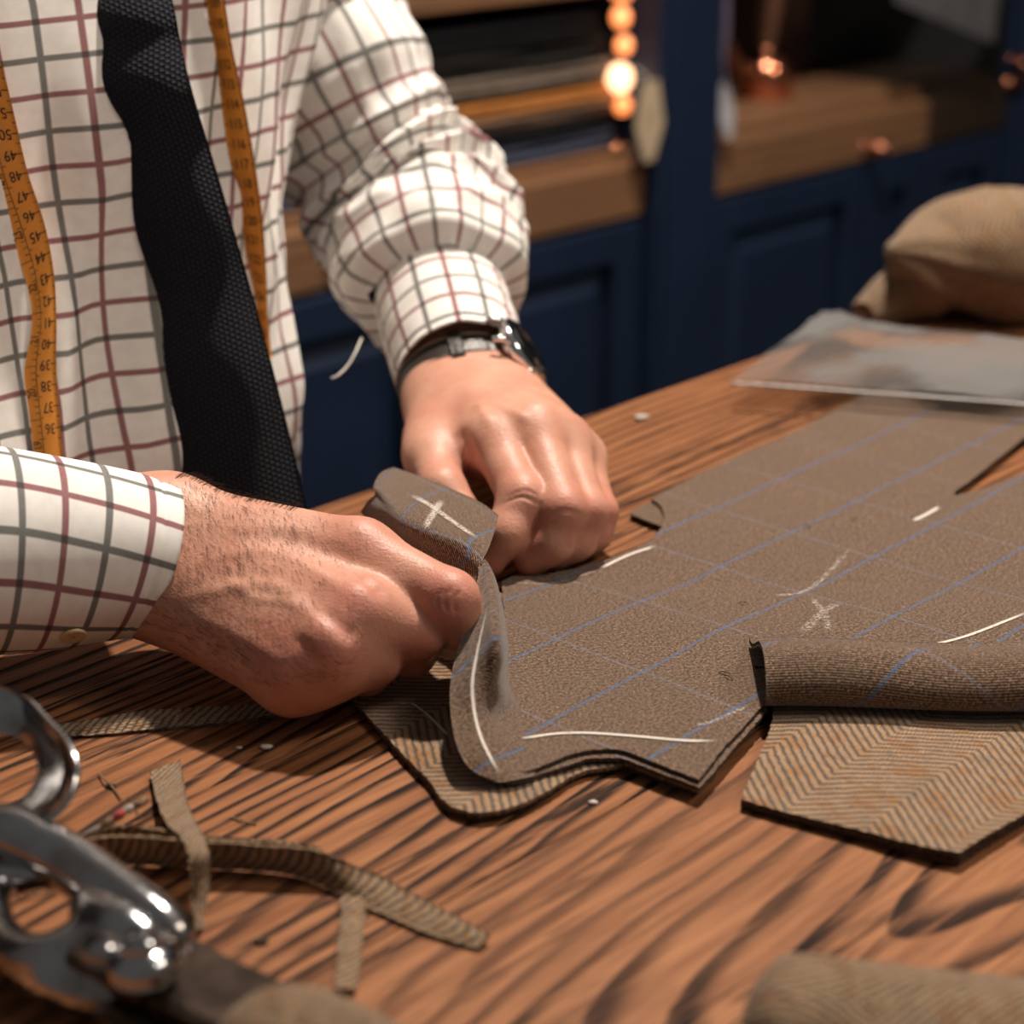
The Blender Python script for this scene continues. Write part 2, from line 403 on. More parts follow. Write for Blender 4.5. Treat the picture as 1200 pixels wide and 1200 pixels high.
def surface_nets(v, lo, h):
    s = v < 0; n = v.shape
    c = np.stack([s[i:n[0] - 1 + i, j:n[1] - 1 + j, k:n[2] - 1 + k] for i in (0, 1) for j in (0, 1) for k in (0, 1)])
    act = c.any(0) & ~c.all(0); idx = -np.ones(act.shape, int); cells = np.argwhere(act); idx[act] = np.arange(len(cells))
    acc = np.zeros((len(cells), 3)); cnt = np.zeros(len(cells)); co = [(i, j, k) for i in (0, 1) for j in (0, 1) for k in (0, 1)]
    cv = {o: v[cells[:, 0] + o[0], cells[:, 1] + o[1], cells[:, 2] + o[2]] for o in co}
    for a in co:
        for axn in range(3):
            if a[axn] == 0:
                b = list(a); b[axn] = 1; b = tuple(b); va, vb = cv[a], cv[b]; m = (va < 0) != (vb < 0)
                t = va[m] / (va[m] - vb[m]); p = np.tile(np.array(a, float), (m.sum(), 1)); p[:, axn] += t; acc[m] += p; cnt[m] += 1
    verts = (cells + acc / cnt[:, None]) * h + lo; faces = []
    for axn in range(3):
        sl0 = [slice(None)] * 3; sl1 = [slice(None)] * 3; sl0[axn] = slice(0, -1); sl1[axn] = slice(1, None)
        ch = s[tuple(sl0)] != s[tuple(sl1)]; e = np.argwhere(ch); o1, o2 = [(1, 2), (2, 0), (0, 1)][axn]
        ok = (e[:, o1] > 0) & (e[:, o2] > 0) & (e[:, o1] < act.shape[o1]) & (e[:, o2] < act.shape[o2]); e = e[ok]
        def g(d1, d2):
            q = e.copy(); q[:, o1] += d1; q[:, o2] += d2; return idx[q[:, 0], q[:, 1], q[:, 2]]
        q = np.stack([g(-1, -1), g(0, -1), g(0, 0), g(-1, 0)], 1); inside = s[e[:, 0], e[:, 1], e[:, 2]]
        q[~inside] = q[~inside][:, ::-1]; faces.append(q)
    faces = np.vstack(faces); faces = faces[(faces >= 0).all(1)]; return verts, faces
def laplace(verts, faces, it=2, lam=.5):
    e = np.vstack([faces[:, [i, (i + 1) % 4]] for i in range(4)]); v = verts.copy()
    deg = np.bincount(np.r_[e[:, 0], e[:, 1]], minlength=len(v))[:, None] + 1e-9
    for _ in range(it):
        s = np.zeros_like(v)
        for k in range(3): s[:, k] = np.bincount(e[:, 0], v[e[:, 1], k], len(v)) + np.bincount(e[:, 1], v[e[:, 0], k], len(v))
        v = v + lam * (s / deg - v)
    return v
# ================================================================== SETTING
def struct(name, v, f, mat): o = part(name, v, f, mat, None, smooth=False); o['kind'] = 'structure'; return o
def gbox(u0, u1, w0, w1, z0, z1, bev=0.0):
    v, f = box((u0, w0, z0), (u1, w1, z1), bev); return [G(*p) for p in v], f
struct('floor', *gbox(-1.6, 4.2, -1.8, 2.2, -.1, 0), M['floor'])
struct('wall_back', *gbox(-1.6, 4.2, 2.0, 2.1, 0, 2.8), M['wallp'])
struct('wall_right', *gbox(4.1, 4.2, -1.8, 2.1, 0, 2.8), M['wallp'])

# ---- work table, its local x along the grain
table = thing('work_table', 'long oiled oak cutting table with dark grain in the foreground', 'table', (0, 0, 0), ROTG)
wb = [-.24, -.115, .01, .135, .40, .52, .625, .715]
for i in range(len(wb) - 1):
    v, f = box((-.5, wb[i] + .00025, TZ - .04), (2.15, wb[i + 1] - .00025, TZ), .0003, 1)
    part('plank', v, f, M['oak'], table, local=True, smooth=False)
def lbox(name, lo, hi, mat, parent, bev=.002, **k): v, f = box(lo, hi, bev); return part(name, v, f, mat, parent, local=True, smooth=False, **k)
for w in (-.2, .64): lbox('apron', (-.42, w, TZ - .14), (2.07, w + .03, TZ - .04), M['drawer_wood'], table)
for u in (-.44, 2.0):
    for w in (-.21, .61): lbox('leg', (u, w, 0), (u + .08, w + .08, TZ - .04), M['drawer_wood'], table, .004)

# ---- navy cabinets behind the table
def raised_panel(name, u0, u1, z0, z1, w, parent, frame=.045):
    """door leaf: stiles and rails round a recessed field with a raised centre"""
    door = lbox(name, (u0, w - .0, z0), (u1, w + .020, z1), M['blue'], parent)
    V, Fc = [], []
    i0, i1, k0, k1 = u0 + frame, u1 - frame, z0 + frame, z1 - frame
    def bar(a, b): 
        nonlocal V, Fc; V, Fc = join((V, Fc), box(a, b, .003))
    bar((u0, w - .018, z0), (i0, w, z1)); bar((i1, w - .018, z0), (u1, w, z1)); bar((i0, w - .018, z0), (i1, w, k0)); bar((i0, w - .018, k1), (i1, w, z1))
    part('door_frame', V, Fc, M['blue'], door, local=True, smooth=False)
    s, m = .004, .030      # raised centre: bevelled pyramid frustum
    a = [(i0 + s, w, k0 + s), (i1 - s, w, k0 + s), (i1 - s, w, k1 - s), (i0 + s, w, k1 - s)]
    b = [(i0 + m, w - .014, k0 + m), (i1 - m, w - .014, k0 + m), (i1 - m, w - .014, k1 - m), (i0 + m, w - .014, k1 - m)]
    part('raised_panel', a + b, [(4, 5, 6, 7)] + [(i, (i + 1) % 4, 4 + (i + 1) % 4, 4 + i) for i in range(4)], M['blue'], door, local=True, smooth=False)
    return door
def knob(p, parent):
    v, f = lathe([(.0055, 0), (.0055, .006), (.004, .012), (.008, .017), (.0125, .021), (.013, .026), (.009, .031), (.003, .033)], 20, Matrix.Translation(p) @ Matrix.Rotation(math.pi / 2, 4, 'X'))
    return part('knob', v, f, M['rose'], parent, local=True)
def cabinet(label, u0, u1, doors, drawers, dmat):
    c = thing('base_cabinet', label, 'cabinet', G(0, 0, 0), ROTG)
    lbox('carcass', (u0, WCAB + .02, .08), (u1, WCAB + .46, .79), M['blue'], c)
    lbox('plinth', (u0, WCAB + .06, 0), (u1, WCAB + .45, .08), M['dark_in'], c)
    lbox('top', (u0, WCAB + .004, .852), (u1, WCAB + .46, .868), dmat, c)
    lbox('drawer_case', (u0, WCAB + .02, .79), (u1, WCAB + .45, .852), dmat, c)
    for a, b in doors: raised_panel('door', a, b, .10, .784, WCAB, c)
    for a, b, k in drawers:
        d = lbox('drawer_front', (a, WCAB - .016, .79), (b, WCAB + .02, .853), dmat, c, .003)
        if k is not None: knob(Vector((k, WCAB - .016, .81)), d)
    return c
cabinet('navy panelled base cabinet with oak drawer behind the tailor', .70, 1.683, [(.72, 1.00), (1.01, 1.335), (1.345, 1.675)], [(.70, 1.19, .95), (1.194, 1.68, None)], M['drawer_wood'])
cabinet('navy panelled base cabinet with oak drawer and copper knob right of the post', 1.80, 2.292, [(1.805, 2.145), (2.152, 2.29)], [(1.803, 2.288, 2.135)], M['drawer_wood'])
cabinet('base cabinet at far right beyond the oak drawer, shade put into its dark wood', 2.294, 2.50, [(2.297, 2.497)], [(2.296, 2.498, None)], M['dark_wood'])  # shade over the continuing drawer is put into its darker wood colour
def post(label, u0, u1, w=WCAB - .035):
    c = thing('cabinet_post', label, 'post', G(0, 0, 0), ROTG)
    lbox('post_shaft', (u0, w, .0), (u1, w + .50, 2.2), M['blue'], c, .004); lbox('face_strip', (u0 + .012, w - .006, .1), (u1 - .012, w, 2.2), M['blue'], c, .003)
    lbox('foot_block', (u0, w - .012, 0), (u1, w, .1), M['blue'], c, .003)
post('wide navy upright post between the two shelf bays', 1.683, 1.797)
post('navy upright post at the far right edge', 2.502, 2.60)
# shelf bays
def bay(label, u0, u1, zs, mat, depth=.40):
    c = thing('shelf_bay', label, 'shelf', G(0, 0, 0), ROTG)
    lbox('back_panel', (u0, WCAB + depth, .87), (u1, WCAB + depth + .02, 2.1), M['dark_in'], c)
    for z in zs: lbox('shelf_board', (u0, WCAB + .01, z), (u1, WCAB + depth, z + .018), mat, c)
    return c
bay('dark shelf bay holding stacked cloth behind the tailor', .70, 1.682, (1.045, 1.30, 1.6), M['drawer_wood'])
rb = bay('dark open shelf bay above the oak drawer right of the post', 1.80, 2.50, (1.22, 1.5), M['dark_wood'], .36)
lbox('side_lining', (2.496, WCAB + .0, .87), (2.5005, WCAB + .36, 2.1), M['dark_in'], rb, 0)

def cloth_mat(name, col, var=.25):
    return plain(name, col, .95, var=var, scale=120, bump=.4, spec=.1)
def folded_bolt(label, u0, u1, z0, z1, col, w0=WCAB + .012, dp=.28, folds=3):
    """cloth folded flat: nested U-turned layers, fold towards the room"""
    m = cloth_mat(label.split()[0] + '_bolt_wool', col); t = thing('folded_cloth', label, 'folded cloth', G((u0 + u1) / 2, w0 + dp / 2, z0), ROTG, 'folded cloths stacked on the shelf')
    H = (z1 - z0) / folds
    for k in range(folds):
        rows = []; r = H / 2
        jit = random.uniform(-.004, .004)
        for i in range(13):
            uu = -(u1 - u0) / 2 + (u1 - u0) * i / 12; row = []
            wv = .0015 * math.sin(uu * 23 + k * 2)
            for j in range(15):
                if j < 4: x, z = dp / 2 - (dp - r) * j / 4, H
                elif j > 10: x, z = dp / 2 - (dp - r) * (14 - j) / 4, 0
                else:
                    a = math.pi * (j - 4) / 6; x, z = -dp / 2 + r - r * math.sin(a) , r + r * math.cos(a)
                row.append((uu, x + jit + wv, z * .94 + k * H + .0004))
            rows.append(row)
        V = [p for r_ in rows for p in r_]; Fc = [tuple(reversed(f)) for f in grid_faces(13, 15)]
        n = len(V); Fc += [tuple(range(15)), tuple(range(12 * 15, 13 * 15))[::-1]]
        part('fold', V, Fc, m, t, local=True)
    return t
for a in [('slate blue folded cloth at the bottom of the shelf stack', .98, 1.66, .868, .891, (.050, .058, .090), 2),
          ('black folded cloth just above the slate blue one', 1.00, 1.65, .891, .910, (.012, .012, .014), 2),
          ('pale taupe folded cloth in the middle of the shelf stack', .98, 1.668, .910, .926, (.20, .125, .085), 2),
          ('amber brown folded cloth above the taupe one', .99, 1.67, .926, .943, (.42, .165, .045), 2),
          ('thin black folded cloth between the amber and grey ones', 1.0, 1.64, .943, .951, (.010, .010, .011), 1),
          ('warm grey folded cloth below the thick black ones', .985, 1.655, .951, .971, (.16, .125, .10), 2),
          ('thick charcoal folded cloth near the top of the stack', 1.0, 1.64, .971, .998, (.020, .019, .018), 2),
          ('thick black folded cloth topmost of the shelf stack', .99, 1.63, .998, 1.024, (.006, .006, .007), 2)]:
    folded_bolt(a[0], a[1], a[2], a[3], a[4], a[5], folds=a[6], dp=.28 + random.uniform(-.01, .01))
folded_bolt('dark umber folded cloth on the upper shelf behind the tailor', 1.0, 1.62, 1.063, 1.088, (.07, .04, .025), folds=2)
folded_bolt('tan folded cloth lying on top of the dark umber one', 1.0, 1.66, 1.088, 1.11, (.26, .15, .08), folds=2)

# amber glints beside the post, put in as emissive beads on an added rod
def glow(col, st):
    t = NT('amber_glint_glow', .3, Base_Color=(.9, .5, .3)); t.set('Emission Color', (*col, 1)); t.set('Emission Strength', st); return t.m
GLINT = glow((1, .27, .07), 2.0); BRIGHT = glow((1, .55, .30), 3.4)
rod = thing('glint_rail', 'copper rod added to carry glowing amber glints beside the blue post', 'rod', G(1.668, WCAB + .0, .868), ROTG)
v, f = tube([(0, .02, 0), (0, .02, .2), (0, .02, .4)], .007, 12); part('rail', v, f, M['rose'], rod, local=True)
v, f = lathe([(.011, 0), (.011, .004), (.007, .007)], 16, Matrix.Translation((0, .02, 0))); part('foot', v, f, M['rose'], rod, local=True)
for z, r in ((.050, .010), (.082, .0150), (.118, .010), (.150, .011), (.186, .016), (.23, .014)):
    v, f = lathe([(r * .5, -r * 1.1), (r * .9, -r * .6), (r, 0), (r * .8, r * .65), (r * .3, r)], 16, Matrix.Translation((-.004 if r < .011 else -.010, .006, z)))
    part('glint_bead', v, f, BRIGHT if abs(z - .082) < .001 else GLINT, rod, local=True)
# cream swing tag
def tag_card(name, label, p, h, w, mat, tilt=0.0, taper=.55):
    t = thing(name, label, 'tag', p, ROTG); pts = [(-w * taper / 2, h * .98), (w * taper / 2, h), (w / 2, h * .45), (w * .18, 0), (-w * .18, 0), (-w / 2, h * .45)]
    V = [(x + tilt * z, y, z) for y in (0, .0012) for x, z in pts]; n = len(pts)
    Fc = [tuple(range(n)), tuple(range(n, 2 * n))[::-1]] + [(i, i + n, (i + 1) % n + n, (i + 1) % n) for i in range(n)]
    part('card', V, Fc, mat, t, local=True, smooth=False)
    v, f = tube([(tilt * h, 0, h * .93), (tilt * h + .002, .012, h * 1.05), (tilt * h + .003, .03, h * 1.12)], .0007, 6, 8); part('string', v, f, M['thread'], t, local=True)
    return t
M['cream'] = plain('cream_card', (.55, .42, .28), .8); M['whitecard'] = plain('white_card', (.50, .50, .54), .7); M['mauve'] = plain('mauve_ribbon', (.10, .075, .12), .8); M['grey_paper'] = plain('grey_paper', (.10, .10, .11), .8)
tag_card('swing_tag', 'cream swing tag hanging from the cloth stack beside the blue post', G(1.662, WCAB - .038, .858), .092, .05, M['cream'])
# scissor-like white tag hanging on the right of the post
t = tag_card('swing_tag', 'small white tag hanging at the right of the blue post', G(1.822, WCAB - .03, .862), .07, .032, M['whitecard'], -.25, .5)
v, f = tube([(-.012, 0, .065), (-.014, .004, .11), (-.012, .006, .16), (-.01, .01, .24)], [.007, .008, .006, .005], 10, 16, flat=.3); part('ribbon', v, f, M['mauve'], t, local=True)
tag(t, cat='tag')
# copper iron / bell on the right counter
ir = thing('copper_kettle', 'small polished copper vessel with long brown handle on the oak counter', 'vessel', G(2.075, WCAB + .11, .868), ROTG)
v, f = lathe([(.030, 0), (.036, .004), (.035, .012), (.040, .030), (.036, .047), (.022, .058), (.012, .062), (.009, .07)], 28); part('body', v, f, M['rose'], ir, local=True)
v, f = tube([(0, 0, .06), (.01, 0, .12), (.018, 0, .2), (.02, 0, .27)], [.008, .013, .012, .016], 12, 16); part('handle', v, f, plain('brown_turned_wood', (.10, .045, .025), .4), ir, local=True)
v, f = tube([(-.03, 0, .03), (-.07, -.005, .05), (-.10, -.01, .078), (-.14, -.01, .088)], [.014, .010, .008, .005], 12, 16); part('spout', v, f, plain('dull_copper', (.22, .09, .05), .4, metal=.8), ir, local=True)
br = thing('brush', 'dark brown clothes brush lying at the back of the oak counter', 'brush', G(1.90, WCAB + .2, .868), ROTG + .2)
lbox('brush_back', (-.07, -.02, .02), (.07, .02, .034), M['dark_wood'], br, .006); lbox('bristles', (-.065, -.016, 0), (.065, .016, .021), M['leather'], br, .001)
bx_ = thing('box', 'dark brown wooden box standing at the back of the oak counter', 'box', G(2.22, WCAB + .24, .868), ROTG)
lbox('box_body', (-.06, -.05, 0), (.06, .05, .16), plain('deep_brown_lacquer', (.045, .020, .014), .5), bx_, .003); lbox('lid', (-.063, -.053, .16), (.063, .053, .18), M['dark_wood'], bx_, .003)
# grey paper sheet hanging, top right
pv = [G(2.29, WCAB - .05, .925), G(2.47, WCAB - .05, .872 + .06), G(2.50, WCAB - .05, 1.10), G(2.10, WCAB - .05, 1.10), G(2.12, WCAB - .05, .985)]
pv = [G(2.385, WCAB - .05, .925), G(2.395, WCAB - .05, 1.12), G(2.10, WCAB - .05, 1.12), G(2.13, WCAB - .05, 1.00)]
bk = [p + WD * .001 for p in pv]; n = len(pv)
single('hanging_paper', pv + bk, [tuple(range(n)), tuple(range(n, 2 * n))[::-1]] + [(i, i + n, (i + 1) % n + n, (i + 1) % n) for i in range(n)], M['grey_paper'], 'grey paper sheet hanging at the top right of the shelves', 'paper', smooth=False)
hk = thing('door_pull', 'small copper pull glinting near the far right post', 'pull', G(2.49, WCAB - .02, .855), ROTG)
v, f = tube([(0, .0, 0), (0, -.02, .004), (0, -.022, .03), (0, 0, .035)], .005, 12, 16); part('grip', v, f, M['rose'], hk, local=True)
v, f = lathe([(.009, 0), (.010, .003), (.006, .005)], 16, Matrix.Rotation(math.pi / 2, 4, 'X')); part('rose_plate', v, f, M['rose'], hk, local=True)

# ================================================================== CLOTH ON THE TABLE
E1 = np.array([math.sin(math.radians(42.3)), math.cos(math.radians(42.3))]); E2 = np.array([-E1[1], E1[0]])
def cuv(P): P = np.asarray(P)[..., :2]; return np.stack([P @ E1, P @ E2], -1)
def wob(x, y, s=18, a=.0006): return a * mnoise.noise(Vector((x * s, y * s, 1.7)))
def inside(p, poly):
    x, y = p; c = False; j = len(poly) - 1
    for i in range(len(poly)):
        if (poly[i][1] > y) != (poly[j][1] > y) and x < (poly[j][0] - poly[i][0]) * (y - poly[i][1]) / (poly[j][1] - poly[i][1]) + poly[i][0]: c = not c
        j = i
    return c
def dense(poly, st, jit=.0):
    out = []
    for i in range(len(poly)):
        a, b = Vector(poly[i]), Vector(poly[(i + 1) % len(poly)]); n = max(1, int((b - a).length / st)); nr = (b - a).normalized(); nr = Vector((-nr.y, nr.x))
        for k in range(n): out.append(a.lerp(b, k / n) + nr * random.uniform(-jit, jit))
    return out
def flat_cloth(name, poly, th, z0, mats, parent, st=.006, hf=None, jit=.0003, label=None, edge_st=.0015, uvf=cuv, rim=0.0, **kw):
    """outline in world xy -> triangulated slab with its own cut edge"""
    hf = hf or (lambda x, y: 0.0)
    ed = dense(poly, edge_st, jit); inner = []
    a = np.array([tuple(p) for p in poly]); lo, hi = a.min(0), a.max(0)
    pl = [tuple(p) for p in poly]; k = 0; y = lo[1]
    while y < hi[1]:
        x = lo[0] + (st / 2 if k % 2 else 0)
        while x < hi[0]:
            if inside((x, y), pl): inner.append(Vector((x, y)))
            x += st
        y += st * .87; k += 1
    n = len(ed); r = delaunay_2d_cdt(ed + inner, [(i, (i + 1) % n) for i in range(n)], [], 1, 1e-6)
    vs, fs = r[0], r[2]
    Z = [z0 + hf(v.x, v.y) + wob(v.x, v.y) for v in vs]; N = len(vs)
    V = [(v.x, v.y, z + th) for v, z in zip(vs, Z)] + [(v.x, v.y, z) for v, z in zip(vs, Z)]
    Fc, fm, cnt = [], [], {}
    for f in fs:
        if len(f) < 3: continue
        p, q, s = vs[f[0]], vs[f[1]], vs[f[2]]
        if (q - p).cross(s - p) < 0: f = f[::-1]
        Fc.append(tuple(f)); fm.append(0)
        for i in range(len(f)): cnt[(f[i], f[(i + 1) % len(f)])] = 1
    base = list(Fc)
    for f in base: Fc.append(tuple(i + N for i in reversed(f))); fm.append(0)
    for (i, j) in list(cnt):
        if (j, i) not in cnt: Fc.append((i, i + N, j + N, j)); fm.append(1)
    uv = uvf(np.array(V)) if uvf else None
    o = part(name, V, Fc, None, parent, uv=uv, mats=mats, fm=fm, label=label, smooth=False, **kw)
    return o
def bvh_of(*obs):
    V, Fc = [], []
    for o in obs:
        n = len(V); m = RM[o.name]; V += [m @ v.co for v in o.data.vertices]; Fc += [tuple(i + n for i in p.vertices) for p in o.data.polygons]
    return BVHTree.FromPolygons(V, Fc)
def hit(bv, x, y, off=0.0):
    d = ray(x, y).normalized(); loc, nr, i, ds = bv.ray_cast(CAM, d)
    if loc is None: return None
    if nr.dot(d) > 0: nr = -nr
    return loc + nr * off, nr
def chalk(bv, pts, w, mat, parent, n=40, name='chalk_line', off=.0005):
    P = catmull([(x, y, 0) for x, y in pts], n); V = []; uv = []
    H = [hit(bv, p[0], p[1], off) for p in P]; H = [h for h in H if h]
    for i, (p, nr) in enumerate(H):
        a = H[max(0, i - 1)][0]; b = H[min(len(H) - 1, i + 1)][0]; s = (b - a).cross(nr).normalized() * w / 2
        for k in range(4): V.append(p + s * (k / 1.5 - 1)); uv.append((k / 3, i / (len(H) - 1)))
    F_ = [tuple(reversed(f)) for f in grid_faces(len(H), 4)]; return part(name, V, F_, mat, parent, uv=uv, label=None)
P2 = lambda L, h=.006: [tuple(T(x, y, h)[:2]) for x, y in L]
# --- the suiting being folded (brown, window-paned): several cut layers
suit = thing('brown_cloth', 'brown windowpane tweed jacket panel with chalk marks, its corner lifted by both hands', 'cloth', T(850, 720), 0)
main = [(600, 917), (622, 912), (645, 903), (668, 893), (690, 888), (712, 886), (728, 887), (745, 893), (762, 900), (790, 911), (818, 922), (832, 905), (850, 882), (875, 856), (896, 832), (897, 815), (890, 800), (884, 790),
        (960, 786), (1100, 785), (1330, 788), (1330, 640), (1210, 560), (1200, 553), (1150, 572), (1120, 579), (1118, 576), (1150, 552), (1200, 512), (1290, 470), (1290, 440), (1150, 440), (1060, 445), (1010, 462), (960, 490), (915, 512), (870, 530), (820, 553), (783, 572), (764, 583),
        (775, 592), (779, 604), (774, 618), (766, 630), (742, 642), (712, 654), (680, 664), (645, 670), (600, 674), (588, 680), (590, 715), (592, 742), (594, 790), (600, 840), (602, 880)]
def lift(x, y):     # the sheet starts to rise towards the held corner
    a = Vector(T2(592, 790)); 
    d = (Vector((x, y)) - a).length; return .0
drop = lambda x, y: -.0040 * min(1, max(0, (y - .745) / .06)) ** 1.5
B1 = flat_cloth('top_layer', P2(main), .0016, TZ + .0078, [M['brown'], M['edge']], suit, .0055, hf=drop)
under = [(604, 921), (646, 907), (690, 892), (728, 891), (762, 904), (820, 926), (836, 908), (878, 860), (899, 834), (897, 800), (960, 790), (1330, 790), (1330, 645), (1210, 565), (1300, 560), (1300, 480), (1290, 442), (1060, 447), (915, 514), (783, 574), (740, 593), (739, 597), (760, 606), (777, 612), (766, 634), (712, 658), (645, 674), (600, 680), (600, 800), (600, 880)]
under = [p for p in under if p not in ((1210, 565), (1300, 560))]
under2 = [(604, 921), (646, 907), (690, 892), (728, 891), (762, 904), (820, 926), (836, 908), (878, 860), (899, 834), (897, 800), (960, 790), (1330, 790), (1330, 645), (1215, 560), (1120, 582), (1117, 575), (1200, 510), (1290, 472), (1290, 442), (1060, 447), (915, 514), (783, 574), (740, 593), (739, 597), (760, 606), (777, 612), (766, 634), (712, 658), (645, 674), (600, 680), (600, 800), (600, 880)]
B2 = flat_cloth('under_layer', P2(under2), .0016, TZ + .0058, [M['brown'], M['edge']], suit, .012, hf=drop)
# turned-up flap (a), dark inner face (c) and folded-over corner (b)
FLAP = [[(583, 917, .0085), (598, 917, .0085), (612, 915, .0080), (626, 912, .0072)],
        [(556, 906, .0110), (585, 903, .0108), (608, 898, .0086), (628, 893, .0072)],
        [(538, 884, .0160), (572, 880, .0150), (604, 872, .0100), (622, 866, .0072)],
        [(529, 845, .0215), (560, 840, .0220), (588, 837, .0145), (610, 832, .0074)],
        [(530, 800, .0280), (558, 797, .0320), (582, 797, .0290), (594, 798, .0100)],
        [(541, 752, .0350), (565, 750, .0410), (585, 752, .0430), (593, 760, .0100)],
        [(552, 716, .0400), (568, 714, .0440), (582, 718, .0460), (590, 728, .0160)],
        [(559, 690, .0430), (568, 688, .0450), (577, 690, .0470), (584, 700, .0260)],
        [(562, 668, .0450), (567, 666, .0460), (572, 668, .0460), (577, 676, .0340)],
        [(550, 648, .0460), (556, 650, .0465), (562, 652, .0465), (567, 656, .0440)]]
def TP(p): return tuple(T(*p))
def mid(a, b, t, dh): return tuple(np.array(a) * (1 - t) + np.array(b) * t + np.array((0, 0, dh)))
rows = [[TP(q) for q in r] for r in FLAP]
ga = patch(rows, 70, 30); FA = sheet('lifted_flap', ga, .0022, M['brown'], suit, uv=cuv(ga) + np.stack([np.zeros(ga.shape[:2]), (ga[..., 2] - TZ) * .7], -1), edge=M['edge'])
rows = [[(425, 600, .028), (455, 640, .030), (495, 668, .030), (532, 697, .031), (562, 712, .034)],
        [(433, 588, .037), (462, 622, .039), (500, 644, .041), (538, 667, .041), (568, 680, .042)],
        [(442, 580, .042), (468, 610, .047), (503, 628, .049), (540, 645, .049), (566, 660, .047)],
        [(440, 568, .044), (472, 596, .0495), (506, 613, .0515), (544, 632, .0515), (572, 644, .048)],
        [(447, 556, .042), (482, 575, .047), (516, 592, .049), (552, 611, .048), (579, 624, .045)],
        [(461, 550, .038), (496, 562, .043), (530, 576, .044), (562, 591, .043), (583, 606, .040)]]
gb = patch([[TP(p) for p in r] for r in rows], 44, 34); FB = sheet('folded_corner', gb, .0022, M['brown'], suit, edge=M['edge'])
BV = bvh_of(B1); BVA = bvh_of(FA); BVB = bvh_of(FB)
for pts, w, mt in [([(566, 856), (590, 863), (612, 866), (650, 861), (690, 860), (748, 864), (805, 869), (846, 869)], .0026, 'chalk1'), ([(1086, 758), (1120, 750), (1150, 740), (1215, 714)], .0026, 'chalk1'),
                   ([(702, 668), (735, 652), (770, 640)], .0030, 'chalk1'), ([(596, 684), (650, 684), (705, 668)], .0020, 'chalk2'), ([(938, 745), (960, 722), (985, 706)], .006, 'chalk2'), ([(950, 700), (965, 720), (972, 742)], .005, 'chalk2'),
                   ([(1068, 612), (1085, 604), (1102, 594)], .0035, 'chalk1'), ([(812, 852), (840, 845), (880, 826)], .003, 'chalk2'), ([(905, 700), (950, 690), (1000, 640)], .004, 'chalk2')]:
    chalk(BV, pts, w, M[mt], suit)
chalk(BVA, [(588, 912), (574, 888), (562, 862), (555, 832), (554, 800), (560, 765), (568, 730), (574, 705)], .0022, M['chalk1'], suit, 50)
chalk(BVB, [(480, 580), (505, 594), (530, 612), (562, 634)], .0048, M['chalk3'], suit); chalk(BVB, [(498, 622), (506, 606), (518, 586)], .0048, M['chalk3'], suit)
# bent-over edge on the right (roll)
xs = np.linspace(893, 1330, 8); prof = [(.050, .0130), (.040, .0150), (.030, .0200), (.020, .0255), (.008, .0275), (-.001, .0240), (-.006, .0175), (-.004, .0110), (.004, .0080), (.020, .0075), (.035, .0075)]
rows = []
for k, x in enumerate(xs):
    f0 = T(x, 846 + (x - 893) * .022); bk = Vector((0, 1, 0)) * 1.0; s = 1 + .06 * math.sin(k * 1.3)
    rows.append([tuple(f0 + bk * a + Vector((0, 0, .0025 + (z - .0025) * s))) for a, z in prof])
gr = patch(rows, 40, 60)
lv = np.zeros(gr.shape[:2]); lv[:, 1:] = np.cumsum(np.linalg.norm(np.diff(gr, axis=1), axis=2), axis=1)
flatp = gr.copy(); flatp[..., 1] = gr[:, :1, 1] - lv
FR = sheet('rolled_edge', gr, .0022, M['brown'], suit, uv=cuv(flatp), edge=M['edge'], flip=True)
# lint and crumbs on the cloth
for i, (x, y) in enumerate([(848, 790), (853, 795), (945, 618), (1000, 610), (1068, 606), (870, 708), (500, 790)]):
    h = hit(BV, x, y, .0006)
    if not h: continue
    p = h[0]; a = random.uniform(0, 6); q = Vector((math.cos(a), math.sin(a), 0)) * .0022
    v, f = tube([p - q, p + Vector((0, 0, .0008)), p + q + Vector((.0006, .0003, 0))], .0003, 5, 8); part('lint_fibre', v, f, M['edge_tan'], suit)

# --- herringbone panel under the flap (left), two layers
hl = thing('herringbone_panel', 'tan herringbone tweed panel in two layers under the lifted brown corner', 'cloth', T(500, 850), 0)
lp = [(395, 792), (402, 808), (425, 835), (450, 862), (478, 893), (503, 918), (516, 938), (528, 949), (550, 957), (566, 958), (590, 955), (620, 944), (645, 930), (668, 914), (688, 905), (710, 902), (735, 897), (765, 908), (800, 921), (818, 928), (838, 908), (850, 880), (760, 840), (640, 760), (600, 700), (560, 700), (470, 735), (420, 770)]
H1 = flat_cloth('upper_layer', P2(lp, .003), .0016, TZ + .0024, [M['herring'], M['edge_tan']], hl, .008, hf=lambda x, y: .0002 + .0012 * max(0, math.sin((x + .03) * 60)))
H2 = flat_cloth('lower_layer', P2([(x + (-2 if y > 850 else 0), y + (3 if y > 850 else 1)) for x, y in lp], .001), .0016, TZ + .0004, [M['herring'], M['edge']], hl, .02)
chalk(bvh_of(H1), [(478, 822), (500, 838), (528, 866)], .0022, M['chalk1'], hl); chalk(bvh_of(H1), [(452, 790), (470, 808), (482, 824)], .002, M['chalk2'], hl)
